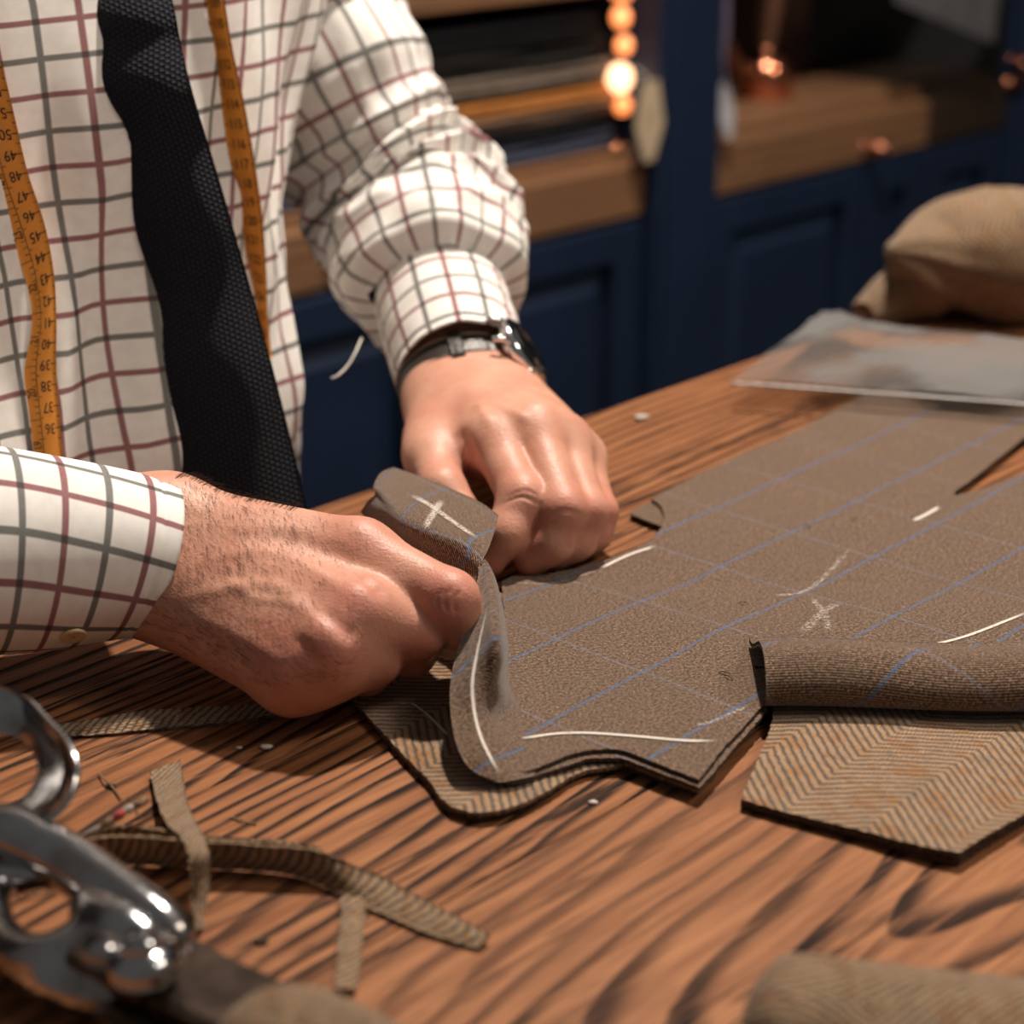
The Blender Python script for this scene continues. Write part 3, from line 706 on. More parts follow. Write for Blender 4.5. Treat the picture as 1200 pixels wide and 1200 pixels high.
# --- herringbone panel under the roll (right)
hr = thing('herringbone_panel', 'tan herringbone tweed panel poking out below the rolled brown edge at right', 'cloth', T(1050, 900), 0)
rp = [(905, 846), (900, 862), (890, 885), (878, 912), (868, 936), (900, 945), (940, 956), (1000, 972), (1050, 987), (1090, 998), (1124, 1005), (1150, 988), (1200, 957), (1260, 925), (1330, 900), (1330, 830), (1330, 800), (1000, 795), (905, 800)]
H3 = flat_cloth('cloth_body', P2(rp, .005), .0024, TZ + .0035, [M['herring'], M['edge']], hr, .008, hf=lambda x, y: .001 * math.sin(x * 55 + y * 20))
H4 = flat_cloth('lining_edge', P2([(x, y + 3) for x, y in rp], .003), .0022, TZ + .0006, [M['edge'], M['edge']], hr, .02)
# --- plastic pattern sheet at the back
def plastic_mat():
    t = NT('clear_polythene', .22, Base_Color=(.22, .215, .21)); t.set('Specular IOR Level', .3); o = t.obj()
    nz = t.noise(o, 14, 3); t.set('Alpha', t.step(nz, .40, .56, .22, .66)); t.bump(t.noise(o, 22, 3), .4, .003); return t.m
M['plastic'] = plastic_mat()
pl = thing('plastic_sheet', 'crumpled clear plastic sheet overhanging the far edge of the table', 'plastic sheet', T(1050, 430), 0)
pp = [(858, 449), (880, 434), (910, 412), (940, 388), (963, 371), (985, 370), (1010, 382), (1060, 388), (1130, 394), (1200, 402), (1310, 415), (1310, 486), (1200, 474), (1100, 466), (1000, 459), (920, 453)]
flat_cloth('film', [tuple(T(x, y, .014)[:2]) for x, y in pp], .0006, TZ + .0145, [M['plastic'], M['plastic']], pl, .012, hf=lambda x, y: .0018 * (1 + mnoise.noise(Vector((x * 22, y * 16, 3)))), uvf=None, jit=.0008, edge_st=.006)
v, f = tube([T(x, y, .0165) for x, y in [(858, 449), (920, 453), (1000, 459), (1100, 466), (1200, 474), (1310, 486)]], .0016, 8, 40, flat=.6)
part('folded_hem', v, f, plain('polythene_fold', (.30, .29, .28), .4), pl)
# --- bundle of tan tweed at the far right
def bundle(name, label, pts, rad, col_mat, ns=44, n=90, amp=.006, group=None):
    P = catmull(pts, n); L = n; R = np.interp(np.linspace(0, 1, L), np.linspace(0, 1, len(rad)), rad)
    t = np.gradient(P, axis=0); t /= np.linalg.norm(t, axis=1, keepdims=True); V, uv = [], []; s = 0
    for i in range(L):
        a = np.cross(t[i], (0, 0, 1)); a /= np.linalg.norm(a); b = np.cross(a, t[i]); 
        if i: s += np.linalg.norm(P[i] - P[i - 1])
        for k in range(ns):
            th = 2 * math.pi * k / ns; c = Vector((math.cos(th) * 1.5, math.sin(th) * 1.5, s * 9))
            r = R[i] + amp * min(1, R[i] / .03) * (mnoise.noise(c) + .7 * (1 - abs(mnoise.noise(Vector((th * .9 + s * 12, s * 7, 4)))) * 2) * .5)
            q = P[i] + r * (a * math.cos(th) * 1.25 + b * math.sin(th)); q[2] = max(q[2], TZ + .0012); V.append(tuple(q)); uv.append((s, th * .04))
    F_ = grid_faces(L, ns, True) + [tuple(range(ns)), tuple(range((L - 1) * ns, L * ns))[::-1]]
    return V, F_, uv
M['tan_tweed'] = herring_mat('tan_tweed_bundle', ((.36, .23, .13), (.13, .085, .05), (.33, .18, .08), (.28, .14, .08)), w=.01, per=.004)
bu = thing('tweed_bundle', 'bundled tan tweed cloth heaped at the far right of the table', 'cloth', T(1150, 360), 0)
V, F_, uv = bundle('', '', [T(1040, 293, .058), T(1062, 296, .054), T(1090, 303, .046), T(1125, 303, .043), T(1165, 303, .041), T(1200, 303, .041), T(1300, 318, .041)], [.002, .012, .026, .038, .046, .044, .012], None, amp=.009)
part('main_fold', V, F_, M['tan_tweed'], bu, uv=uv)
V, F_, uv = bundle('', '', [T(1012, 368, .010), T(1030, 358, .013), T(1055, 346, .018), T(1090, 335, .024), T(1150, 332, .022)], [.008, .013, .018, .022, .010], None, amp=.004)
part('loose_end', V, F_, M['tan_tweed'], bu, uv=uv)
fb = thing('tweed_cloth', 'blurred tweed remnant at the bottom right corner of the picture', 'cloth', T(1080, 1190), 0)
V, F_, uv = bundle('', '', [T(905, 1238, .010), T(935, 1216, .018), T(1000, 1222, .018), T(1080, 1228, .017), T(1180, 1232, .016), T(1300, 1245, .015)], [.006, .021, .020, .019, .018, .018], None, amp=.004)
part('cloth_fold', V, F_, M['herring_dark'], fb, uv=uv)
V, F_, uv = bundle('', '', [T(880, 1270, .006), T(1000, 1262, .012), T(1200, 1270, .012), T(1350, 1280, .010)], [.006, .022, .024, .02], None, amp=.005)
part('cloth_back', V, F_, M['herring_dark'], fb, uv=uv)

# --- cut-off strips and scraps
def strip(name, label, up, lo, mat='herring_dark', n=70, m=8, group='tweed off-cuts on the table', cat='fabric scrap', th=.0013):
    rows = [[T(*a), T(*mid(a, b, .5, .0006)), T(*b)] for a, b in zip(up, lo)]
    g = patch([[tuple(p) for p in r] for r in rows], n, m)
    g += np.array([[[0, 0, .0004 * mnoise.noise(Vector((i * .35, j * 1.0, 5)))] for j in range(m)] for i in range(n)])
    for j in (0, m - 1):
        for i in range(n): g[i, j] += np.random.uniform(-.00022, .00022, 3)
    V, F_, uv, fm = sheet(name, g, th, None, 'single'); r = single(name, V, F_, None, label, cat, group, uv=uv, fm=fm, mats=[M[mat], M['edge_tan']]); return r
strip('fabric_strip', 'long herringbone tweed strip curving across the bare wood in front of the hands',
      [(40, 992, .004), (90, 984, .012), (150, 979, .015), (220, 984, .0155), (300, 989, .0145), (365, 995, .0135), (405, 1010, .010), (450, 1030, .006), (510, 1062, .0035), (574, 1096, .003)],
      [(40, 1008, .001), (90, 1010, .001), (150, 1012, .001), (220, 1015, .001), (300, 1019, .001), (352, 1027, .001), (395, 1046, .001), (440, 1068, .001), (500, 1095, .001), (560, 1112, .001)])
strip('fabric_strip', 'short dark tweed strip tucked behind the long strip beside the shears',
      [(80, 985, .004), (140, 968, .009), (190, 972, .010), (240, 981, .008), (330, 986, .006), (376, 994, .004)], [(80, 996, .0014), (140, 984, .0014), (190, 985, .0014), (240, 990, .0014), (330, 992, .002), (376, 1000, .002)], m=6)
strip('fabric_strip', 'narrow shadowed tweed strip running under the wrist from the shears',
      [(64, 851, .002), (120, 842, .004), (180, 833, .004), (260, 829, .003), (340, 822, .002), (425, 806, .002)], [(64, 864, .001), (120, 861, .001), (180, 855, .001), (260, 848, .001), (340, 836, .001), (425, 818, .001)], m=6)
strip('fabric_scrap', 'pale twisted tweed scrap lying across the long strip',
      [(176, 906, .002), (183, 935, .004), (193, 962, .010), (214, 985, .0185), (222, 1005, .0185), (224, 1030, .012), (226, 1060, .005), (232, 1090, .002)], [(212, 892, .002), (216, 920, .004), (224, 955, .010), (236, 975, .0185), (244, 1000, .0185), (245, 1025, .012), (241, 1060, .005), (236, 1088, .002)], m=10)
strip('fabric_scrap', 'small narrow tweed scrap hanging below the end of the long strip',
      [(399, 1052, .002), (400, 1075, .0015), (397, 1110, .0015), (393, 1160, .0015)], [(426, 1052, .002), (427, 1075, .0015), (424, 1110, .0015), (417, 1162, .0015)], n=40)
fb2 = thing('tweed_cloth', 'blurred brown tweed remnant at the bottom edge over the shears blade', 'cloth', T(360, 1190), 0)
V, F_, uv = bundle('', '', [T(266, 1220, .016), T(310, 1214, .026), T(360, 1226, .024), T(440, 1255, .016), T(500, 1285, .010)], [.004, .012, .014, .012, .008], None, amp=.004)
part('cloth_fold', V, F_, M['herring_dark'], fb2, uv=uv)
def thread(name, label, pts, r, mat, cat='thread', n=30, group=None):
    v, f = tube([T(*p) for p in pts], r, 6, n); return single(name, v, f, M[mat], label, cat, group)
th_ = thing('frayed_yarn', 'frayed red and grey yarn end sticking up beside the shears', 'yarn', T(140, 960), 0)
for i, (a, b, m) in enumerate([((96, 984, .006), (122, 968, .012), 'greythread'), ((120, 969, .012), (136, 958, .014), 'edge_tan'), ((134, 960, .014), (147, 950, .016), 'redthread'), ((146, 951, .016), (156, 945, .016), 'greythread'), ((154, 946, .016), (172, 937, .017), 'edge_tan')]):
    v, f = tube([T(*a), T(*mid(a, b, .5, .0004)), T(*b)], [.0013, .0018, .0012], 8, 8); part('yarn_twist', v, f, M[m], th_)
v, f = tube([T(150, 935, .016), T(157, 946, .017), T(163, 958, .016)], .0004, 5, 8); part('loose_fibre', v, f, M['edge'], th_)
for k, (lab, pts) in enumerate([('fine tan thread curling beside the frayed yarn', [(116, 906, .001), (124, 915, .002), (133, 924, .001), (142, 936, .001)]), ('fine pale thread lying on the wood right of the twisted scrap', [(272, 958, .0005), (285, 962, .001), (300, 966, .0005)]),
                                ('thin brown loop of thread inside the shears handle', [(8, 1040, .001), (30, 1048, .002), (55, 1046, .001), (68, 1040, .001)])]):
    thread('loose_thread', lab, pts, .0004, 'edge_tan')
for lab, x, y, r, m in [('grey lint crumb on the wood below the long strip', 306, 1103, .0016, 'edge'), ('white chalk crumb below the brown cloth edge', 695, 940, .0012, 'chalk'), ('white chalk fleck on the wood under the left arm', 312, 875, .0016, 'chalk'), ('pale crumb on the far edge of the table', 752, 489, .0028, 'chalk'), ('tiny chalk speck beside the white fleck', 280, 876, .0009, 'chalk'), ('dark crumb near the frayed yarn', 130, 921, .0014, 'edge')]:
    c = T(x, y, r * .5); v, f = [], []
    bm = bmesh.new(); bmesh.ops.create_icosphere(bm, subdivisions=2, radius=1); 
    vv = [c + Vector((p.co.x * r * 1.6, p.co.y * r, p.co.z * r * .6)) * (1 + .3 * mnoise.noise(p.co * 2 + Vector((x, y, 0)))) for p in bm.verts]; bm.verts.index_update()
    ff = [[q.index for q in p.verts] for p in bm.faces]; bm.free(); single('crumb', vv, ff, M[m], lab, 'crumb')

# ================================================================== THE TAILOR
man = thing('person', 'person in checked shirt and dark tie, standing at the table folding brown cloth', 'person', (-.25, 1.0, 0), 0)
def A(v): return np.array(tuple(v), float)
# ---- torso of the shirt: stacked ovals
zk = [.80, .88, .94, 1.0, 1.06, 1.12, 1.18, 1.26, 1.34, 1.40, 1.44, 1.475]
ak = [.150, .142, .136, .136, .144, .168, .196, .212, .210, .190, .13, .070]
bk = [.105, .110, .112, .113, .115, .118, .122, .125, .120, .105, .085, .065]
def torso_grid(nz=110, na=150):
    g = np.zeros((nz, na, 3)); uv = np.zeros((nz, na, 2))
    for i in range(nz):
        z = zk[0] + (zk[-1] - zk[0]) * i / (nz - 1); a, b = np.interp(z, zk, ak), np.interp(z, zk, bk)
        f0 = np.interp(z, [.80, .93, 1.18, 1.30, 1.475], [0, 0, 1, 1.35, 1.9]); fx, fy = -.143 - .041 * f0, .900 + .034 * f0
        if z > 1.18: fx -= .10 * max(0, z - 1.30); fy += .10 * max(0, z - 1.30)
        c = Vector((fx, fy, z)) - FACE * (b if z < 1.3 else np.interp(z, [1.3, 1.475], [.122, .09])) - LEFT * float(np.interp(z, [.9, .98, 1.06, 1.18], [.046, .040, .028, .006]))
        for j in range(na):
            th = 2 * math.pi * j / (na - 1)            # 0 = straight ahead, + towards his left
            ct, st = math.cos(th), math.sin(th); n = FACE * ct + LEFT * st
            e = .85; sx = math.copysign(abs(st) ** e, st); cx = math.copysign(abs(ct) ** e, ct)
            p = c + FACE * (b * cx) + LEFT * (a * sx)
            thw = th if th < math.pi else th - 2 * math.pi
            d = .0095 * mnoise.noise(Vector((thw * 2.6 + z * 5, z * 8, 1))) + .0065 * (1 - 2 * abs(mnoise.noise(Vector((thw * 3.4 - z * 6, z * 3.0, 8))))) \
              + .0022 * mnoise.noise(Vector((thw * 9, z * 16, 3)))
            d += .006 * math.exp(-((thw + .28 + (z - 1.05) * .9) / .10) ** 2) * math.exp(-((z - 1.05) / .09) ** 2)
            bl = math.exp(-((z - .965) / .035) ** 2); d += .008 * bl
            p = p + n * d; g[i, j] = p; uv[i, j] = (thw * .150 + 10, z)
    uv[:, :, 0] = np.linspace(-1, 1, na)[None, :] * math.pi * .150 ; g = np.roll(g[:, :-1], (na - 1) // 2, axis=1); g = np.concatenate([g, g[:, :1]], 1)
    return g, uv
tg, tuv = torso_grid(); na = tg.shape[1]
shirt = part('shirt', tg.reshape(-1, 3), [tuple(f) for f in grid_faces(tg.shape[0], na)], M['shirt'], man, uv=tuv.reshape(-1, 2))
BT = bvh_of(shirt)

# ---- sleeves
def sleeve_tube(name, pts, rad, disp, n=150, ns=96, cap_in=0.0, ku=1.0, vo=0.0, uo=0.0, th=.0016, vk=1.0, label=None, hem=False):
    P = catmull(pts, n); R = np.interp(np.linspace(0, 1, n), np.linspace(0, 1, len(rad)), rad)
    t = np.gradient(P, axis=0); t /= np.linalg.norm(t, axis=1, keepdims=True); ref = np.array(tuple(UPV))
    g = np.zeros((n, ns + 1, 3)); uv = np.zeros((n, ns + 1, 2)); s = 0; Rm = float(np.mean(rad))
    a = np.cross(t[0], ref); a /= np.linalg.norm(a)
    for i in range(n):
        a = a - t[i] * (a @ t[i]); a /= np.linalg.norm(a); b = np.cross(a, t[i])
        if i: s += np.linalg.norm(P[i] - P[i - 1])
        for j in range(ns + 1):
            th_ = 2 * math.pi * j / ns; r = R[i] + disp(s, th_ % (2 * math.pi), i / (n - 1)); g[i, j] = P[i] + r * (a * math.cos(th_) + b * math.sin(th_)); uv[i, j] = (th_ * Rm * ku + uo, s * vk + vo)
    return sheet(name, g, th, M['shirt'], shirt, uv=uv, label=label), g
def ns3(th, k, s, seed): return mnoise.noise(Vector((math.cos(th) * k, math.sin(th) * k, s + seed)))
# far arm: upper sleeve with stacked folds, ending in a lip over the cuff
def far_disp(s, th, f):
    fold = math.exp(-((f - .66) / .17) ** 2)
    w = s * 210 + 2.6 * ns3(th, 1.0, s * 4, 0) + .9 * math.sin(th)
    d = .0078 * fold * (1 - 1.7 * abs(math.sin(w / 2 + 1.2 * ns3(th, 1.5, s * 8, 5)))) 
    d += .006 * ns3(th, 1.1, s * 9, 2) + .0042 * (1 - 2 * abs(ns3(th, 1.6, s * 14, 9))) + .0018 * ns3(th, 3, s * 40, 3)
    e = max(0, (f - .965) / .035); d -= .013 * e ** 3
    return d
farp = [(-.215, 1.12, 1.43), (-.165, 1.15, 1.33), tuple(D(352, -5, 1.12)), tuple(D(398, 95, 1.12)), tuple(D(447, 190, 1.125)), tuple(D(494, 258, 1.115)), tuple(D(508, 308, 1.085)), tuple(D(517, 352, 1.06))]
far_sleeve, _ = sleeve_tube('sleeve', farp, [.075, .066, .056, .054, .052, .053, .0545, .049], far_disp, n=230, ns=120, vo=.0075)
def cuff_disp(s, th, f): return .0012 * ns3(th, 1.2, s * 18, 4) + .0006 * ns3(th, 3, s * 50, 4)
far_cuff, _ = sleeve_tube('cuff', [tuple(D(505, 315, 1.085)), tuple(D(517, 352, 1.06)), tuple(D(529, 396, 1.035)), tuple(D(540, 438, 1.012))], [.035, .0365, .037, .0350], cuff_disp, n=60, vo=.004, label=None)
# near arm
def ringed(name, tops, bots, third, n, ns, disp, uo=0, vo=0, thick=.0018, vs=1.0):
    Tt = catmull([tuple(T(*p)) for p in tops], n); Bb = catmull([tuple(T(*p)) for p in bots], n); C0 = (Tt + Bb) / 2
    g = np.zeros((n, ns + 1, 3)); uv = np.zeros((n, ns + 1, 2)); s = 0; ax = C0[-1] - C0[0]; ax /= np.linalg.norm(ax)
    for i in range(n):
        U_ = (Tt[i] - Bb[i]) / 2; r = np.linalg.norm(U_); V_ = np.cross(U_, ax); V_ *= third / np.linalg.norm(V_)
        if i: s += np.linalg.norm(C0[i] - C0[i - 1])
        for j in range(ns + 1):
            th_ = 2 * math.pi * j / ns + math.pi; q = 1 + disp(s, th_, i / (n - 1)) / r
            g[i, j] = C0[i] + (U_ * math.cos(th_) + V_ * math.sin(th_)) * q; uv[i, j] = (th_ * .0345 + uo, s * vs + vo)
    return sheet(name, g, thick, M['shirt'], shirt, uv=uv), g
near_cuff, gnc = ringed('cuff', [(-160, 512, .112), (-60, 522, .100), (0, 530, .094), (100, 546, .086), (200, 563, .078)], [(-160, 770, .034), (-60, 766, .029), (0, 763, .026), (75, 757, .022), (151, 745, .019)], .040, 90, 110,
    lambda s, th, f: .0007 * ns3(th, 1.5, s * 20, 1) - (.0005 if .935 < f < .945 else 0), uo=.0045, vo=.0105)
def near_disp(s, th, f): return .006 * ns3(th, 1.2, s * 10, 6) + .004 * (1 - 2 * abs(ns3(th, 1.6, s * 16, 2)))
el = (-.46, .73, 1.05)
near_sleeve, _ = sleeve_tube('sleeve', [(-.400, .925, 1.42), (-.425, .87, 1.33), (-.46, .79, 1.17), el, (-.38, .728, 1.02), tuple(T(-140, 640, .072))], [.072, .066, .060, .056, .050, .044], near_disp, n=120, ns=64)
# collar band just out of frame, cuff button
v, f = tube([(-.30, 1.04, 1.462), (-.302, 1.042, 1.50)], [.066, .062], 32, cap=False); part('collar', v, f, M['shirt'], shirt, uv=[(p[0], p[2]) for p in v])
hb = hit(bvh_of(near_cuff), 86, 744)
if hb:
    v, f = lathe([(.0052, 0), (.0056, .0008), (.0050, .0014), (.0034, .0011), (.002, .0012), (.0004, .0012)], 20, frame_to(hb[0], hb[1])); part('button', v, f, M['button'], shirt, label='small cream button on the near cuff')
v, f = tube([D(424, 396, 1.03), D(417, 412, 1.02), D(408, 428, 1.015), D(396, 440, 1.01), D(389, 443, 1.01)], .0006, 6, 20); part('loose_thread', v, f, M['thread'], shirt)

# ---- hands by distance field
def finger(ps, rs, k=.005):
    return (k, [(tuple(ps[i]), tuple(ps[i + 1]), rs[i], rs[i + 1]) for i in range(len(ps) - 1)])
def hand(prims, fingers, h, kfinal, pad=.02, kb=.014):
    pts = np.array([p for a, b, _, _ in prims for p in (a, b)] + [p for _, pr in fingers for a, b, _, _ in pr for p in (a, b)])
    v, f = sdf_mesh(pts.min(0) - pad * 1.2, pts.max(0) + pad * 1.2, h, [(kb, prims)] + fingers, kfinal, .0018)
    return laplace(v, f, 5, .45), f
def vnormals(v, f):
    n = np.cross(v[f[:, 2]] - v[f[:, 0]], v[f[:, 3]] - v[f[:, 1]]); o = np.zeros_like(v)
    for k in range(4):
        for c in range(3): o[:, c] += np.bincount(f[:, k], n[:, c], len(v))
    return o / (np.linalg.norm(o, axis=1, keepdims=True) + 1e-12)
def ridge(v, f, paths):
    """raise (tendons, veins) or press (creases) the surface along pixel-traced paths laid on it"""
    bv = BVHTree.FromPolygons([Vector(p) for p in v], [tuple(int(i) for i in q) for q in f]); n = vnormals(v, f); d = np.zeros(len(v))
    for pts, w, amp in paths:
        P = catmull([(x, y, 0) for x, y in pts], 26); H = [hit(bv, p[0], p[1]) for p in P]; H = [A(h[0]) for h in H if h]
        if len(H) < 3: continue
        H = np.array(H); box_ = (v > H.min(0) - 3 * w).all(1) & (v < H.max(0) + 3 * w).all(1); ii = np.where(box_)[0]
        m = np.full(len(ii), 9.0); fade = np.ones(len(ii))
        for k in range(len(H) - 1):
            a, b = H[k], H[k + 1]; ab = b - a; t = np.clip(((v[ii] - a) @ ab) / (ab @ ab + 1e-12), 0, 1); q = np.linalg.norm(v[ii] - a - t[:, None] * ab, axis=1)
            up = q < m; m[up] = q[up]; s = (k + t) / (len(H) - 1); fade[up] = np.minimum(1, 4 * np.minimum(s, 1 - s) + .15)[up]
        d[ii] += amp * fade * np.exp(-(m / w) ** 2)
    return v + n * d[:, None], d
def flush_of(v, pts, w): 
    o = np.zeros(len(v))
    for p, a in pts: o = np.maximum(o, a * np.exp(-(np.linalg.norm(v - A(p), axis=1) / w) ** 2))
    return o
def cap(a, b, ra, rb): return (tuple(a), tuple(b), ra, rb)
# near hand (his right): back of the hand up, fingers closed on the cloth
N = {'mi': T(422, 648, .060), 'mm': T(422, 712, .050), 'mr': T(386, 754, .040), 'mp': T(340, 780, .030)}
nw1, nw2 = T(196, 612, .062), T(176, 684, .041); nf1, nf2 = T(-60, 612, .074), T(-60, 680, .052)
dn = Vector((.0, .006, -.012))
pr = [cap(nf1, nw1, .020, .0190), cap(nf2, nw2, .020, .0180), cap(nw1, N['mi'], .0160, .0125), cap(nw1.lerp(nw2, .35), N['mm'], .015, .0112), cap(nw1.lerp(nw2, .7), N['mr'], .0145, .0115), cap(nw2, N['mp'], .0160, .0120),
      cap(nw1 + dn, N['mi'] + dn * 1.1, .014, .011), cap(nw2 + dn * .6, N['mp'] + dn * .7, .013, .010), cap(nw1.lerp(nw2, .5) + dn, N['mm'] + dn * 1.2, .014, .012), cap(N['mi'] + dn, N['mm'] + dn, .010, .010),
      cap(N['mm'] + dn, N['mr'] + dn, .010, .010), cap(N['mr'] + dn, N['mp'] + dn * .8, .010, .009), cap(T(235, 615, .040), T(335, 640, .032), .017, .0135)]
Fi = [N['mi'], T(527, 702, .050), T(541, 734, .036), T(528, 752, .022)]
Fm = [N['mm'] + Vector((0, 0, -.002)), T(491, 738, .037), T(483, 764, .020), T(446, 772, .015)]
Fr = [N['mr'] + Vector((0, 0, -.002)), T(440, 770, .027), T(430, 788, .015), T(398, 790, .0145)]
Fp = [N['mp'] + Vector((0, 0, -.002)), T(397, 788, .0165), T(390, 797, .0125), T(366, 796, .0135)]
Ft = [T(300, 628, .034), T(375, 648, .032), T(455, 668, .036), T(515, 690, .042)]
fing = [finger(Fi, [.0125, .0114, .0096, .0078]), finger(Fm, [.0114, .0110, .0094, .0080]), finger(Fr, [.0115, .0102, .0088, .0078]), finger(Fp, [.0108, .0088, .0078, .0070]), finger(Ft, [.0135, .0115, .0100, .0082])]
vn, fn = hand(pr, fing, .00115, .011)
vn, dn_ = ridge(vn, fn, [([(235, 660), (300, 645), (360, 662), (412, 700)], .0034, .0007), ([(215, 700), (275, 688), (330, 690), (380, 740)], .0034, .0008), ([(250, 620), (330, 618), (415, 640)], .004, .0006),
    ([(262, 672), (296, 700), (330, 704), (366, 722)], .0024, .0006), ([(222, 720), (280, 745), (340, 780)], .0035, .0007),
    ([(408, 668), (432, 682), (455, 700)], .0035, -.0012), ([(376, 712), (400, 734), (418, 748)], .0035, -.0013), ([(340, 742), (362, 764), (378, 782)], .0035, -.0011),
    ([(524, 718), (521, 702), (529, 686)], .0011, -.0010), ([(515, 716), (512, 702), (519, 686)], .0010, -.0008), ([(534, 720), (532, 704), (540, 690)], .0010, -.0008), ([(509, 712), (506, 698), (512, 684)], .0008, -.0003)])
fl_n = flush_of(vn, [(N['mm'] + Vector((0, -.008, .008)), .8), (N['mp'] + Vector((0, -.008, .006)), .9), (N['mi'] + Vector((0, -.006, .008)), .5), (Fi[1] + Vector((0, -.006, .004)), .9), (Fm[1] + Vector((0, -.006, 0)), .8), (N['mr'] + Vector((0, -.008, .004)), .8), (Fr[1], .9), (Fp[1], .9)], .016)
# far hand (his left): reaching towards the camera, fingertips down on the cloth
fw = D(548, 458, 1.005); fe = D(520, 355, 1.06)
K = {'mi': D(580, 517, .925), 'mm': D(626, 503, .925), 'mr': D(660, 515, .932), 'mp': D(682, 536, .943)}
bd = Vector((-.004, .012, -.010))
pr2 = [cap(fe, fw + Vector((-.010, 0, 0)), .026, .021), cap(fe, fw + Vector((.010, 0, 0)), .026, .021), cap(fw + Vector((-.012, 0, 0)), K['mi'], .0205, .0128), cap(fw, K['mm'], .020, .0120), cap(fw + Vector((.010, 0, 0)), K['mr'], .0195, .0112), cap(fw + Vector((.014, 0, -.003)), K['mp'], .018, .0105),
       cap(fw + bd, K['mi'] + bd, .017, .011), cap(fw + bd, K['mm'] + bd * 1.2, .017, .012), cap(fw + bd + Vector((.012, 0, 0)), K['mp'] + bd, .016, .010), cap(K['mi'] + bd, K['mp'] + bd, .010, .010),
       cap(D(516, 486, .985), D(508, 530, .945), .017, .0145)]
Gi = [K['mi'], D(612, 584, .893), D(592, 626, .886), D(572, 658, .889)]
Gm = [K['mm'], D(660, 598, .890), D(648, 636, .890), D(622, 656, .893)]
Gr = [K['mr'], D(688, 600, .902), D(676, 634, .902), D(652, 651, .901)]
Gp = [K['mp'], D(703, 600, .917), D(697, 626, .915), D(676, 644, .911)]
Gt = [D(512, 515, .955), D(507, 540, .935), D(519, 574, .912), D(540, 597, .905)]
fing2 = [finger(Gi, [.0128, .0112, .0098, .0082]), finger(Gm, [.0122, .0112, .0096, .0084]), finger(Gr, [.0112, .0100, .0088, .0076]), finger(Gp, [.0100, .0084, .0078, .0068]), finger(Gt, [.0145, .0125, .0110, .0090])]
vf, ff_ = hand(pr2, fing2, .0012, .010)
vf, _d = ridge(vf, ff_, [([(575, 500), (565, 480), (560, 470)], .003, .0008), ([(622, 495), (600, 482), (580, 472)], .003, .0008), ([(590, 590), (612, 582), (632, 590)], .0010, -.0008), ([(592, 583), (614, 575), (632, 582)], .0009, -.0005),
    ([(645, 606), (662, 598), (682, 604)], .0010, -.0007), ([(535, 505), (548, 520), (556, 545)], .004, -.0016)])
fl_f = flush_of(vf, [(Gi[1], .9), (Gm[1], .9), (Gr[1], .8), (Gp[1], .8), (Gi[3], .7), (K['mi'], .45), (D(545, 530, .94), .8), (Gm[3], .7), (K['mm'], .3)], .014)
# rest of the body (inside the clothes): arms, trunk, neck stub in one coarse field
sh_n, sh_f = Vector((-.405, .93, 1.38)), Vector((-.195, 1.14, 1.38)); ch = Vector((-.285, 1.03, 1.25)); wa = Vector((-.225, .985, .98))
vb, fb_ = sdf_mesh((-.60, .62, .80), (.05, 1.28, 1.50), .0075, [(.03, [cap(ch, wa, .085, .080), cap(sh_n, sh_f, .05, .05), cap(ch, (sh_n + sh_f) / 2, .08, .06), cap((sh_n + sh_f) / 2, Vector((-.302, 1.045, 1.46)), .055, .05),
      cap(sh_n, Vector(el), .042, .034), cap(Vector(el), (nf1 + nf2) / 2, .034, .028), cap(sh_f, Vector(farp[1]), .035, .034), cap(Vector(farp[1]), Vector(farp[2]), .034, .034), cap(Vector(farp[2]), Vector(farp[3]), .034, .034), cap(Vector(farp[3]), Vector(farp[4]), .034, .032), cap(Vector(farp[4]), Vector(farp[5]), .032, .030), cap(Vector(farp[5]), fe, .030, .024)])], .01, 0)
V = np.vstack([vn, vf, vb]); Fc = [tuple(q) for q in fn] + [tuple(q + len(vn)) for q in ff_] + [tuple(q + len(vn) + len(vf)) for q in fb_]
body = part('body', V, Fc, M['skin'], man, attrs={'flush': np.r_[fl_n, fl_f, np.zeros(len(vb))], 'crease': np.zeros(len(V))})
# arm hair on the near hand and wrist
bn = BVHTree.FromPolygons([Vector(p) for p in vn], [tuple(int(i) for i in q) for q in fn]); HV, HF = [], []
for k in range(2600):
    x = random.uniform(158, 430); y = random.uniform(562, 800); dens = 1.0 if x < 300 else .75 - (x - 300) / 200
    if random.random() > dens: continue
    h = hit(bn, x, y)
    if not h: continue
    p, nr = h; dr = (T(x + 20, y + 26 + random.uniform(-16, 16), .05) - T(x, y, .05)).normalized(); dr = (dr - nr * dr.dot(nr)).normalized()
    L = random.uniform(.0035, .0080); q = p + dr * L * .5 + nr * L * .14; r = p + dr * L + nr * L * .20 + Vector((random.uniform(-1, 1), 0, random.uniform(-1, 1))) * L * .18; s = dr.cross(nr) * .00007
    n0 = len(HV); HV += [p - s - nr * .0002, p + s - nr * .0002, q + s * .8, q - s * .8, r]; HF += [(n0, n0 + 1, n0 + 2, n0 + 3), (n0 + 3, n0 + 2, n0 + 4)]
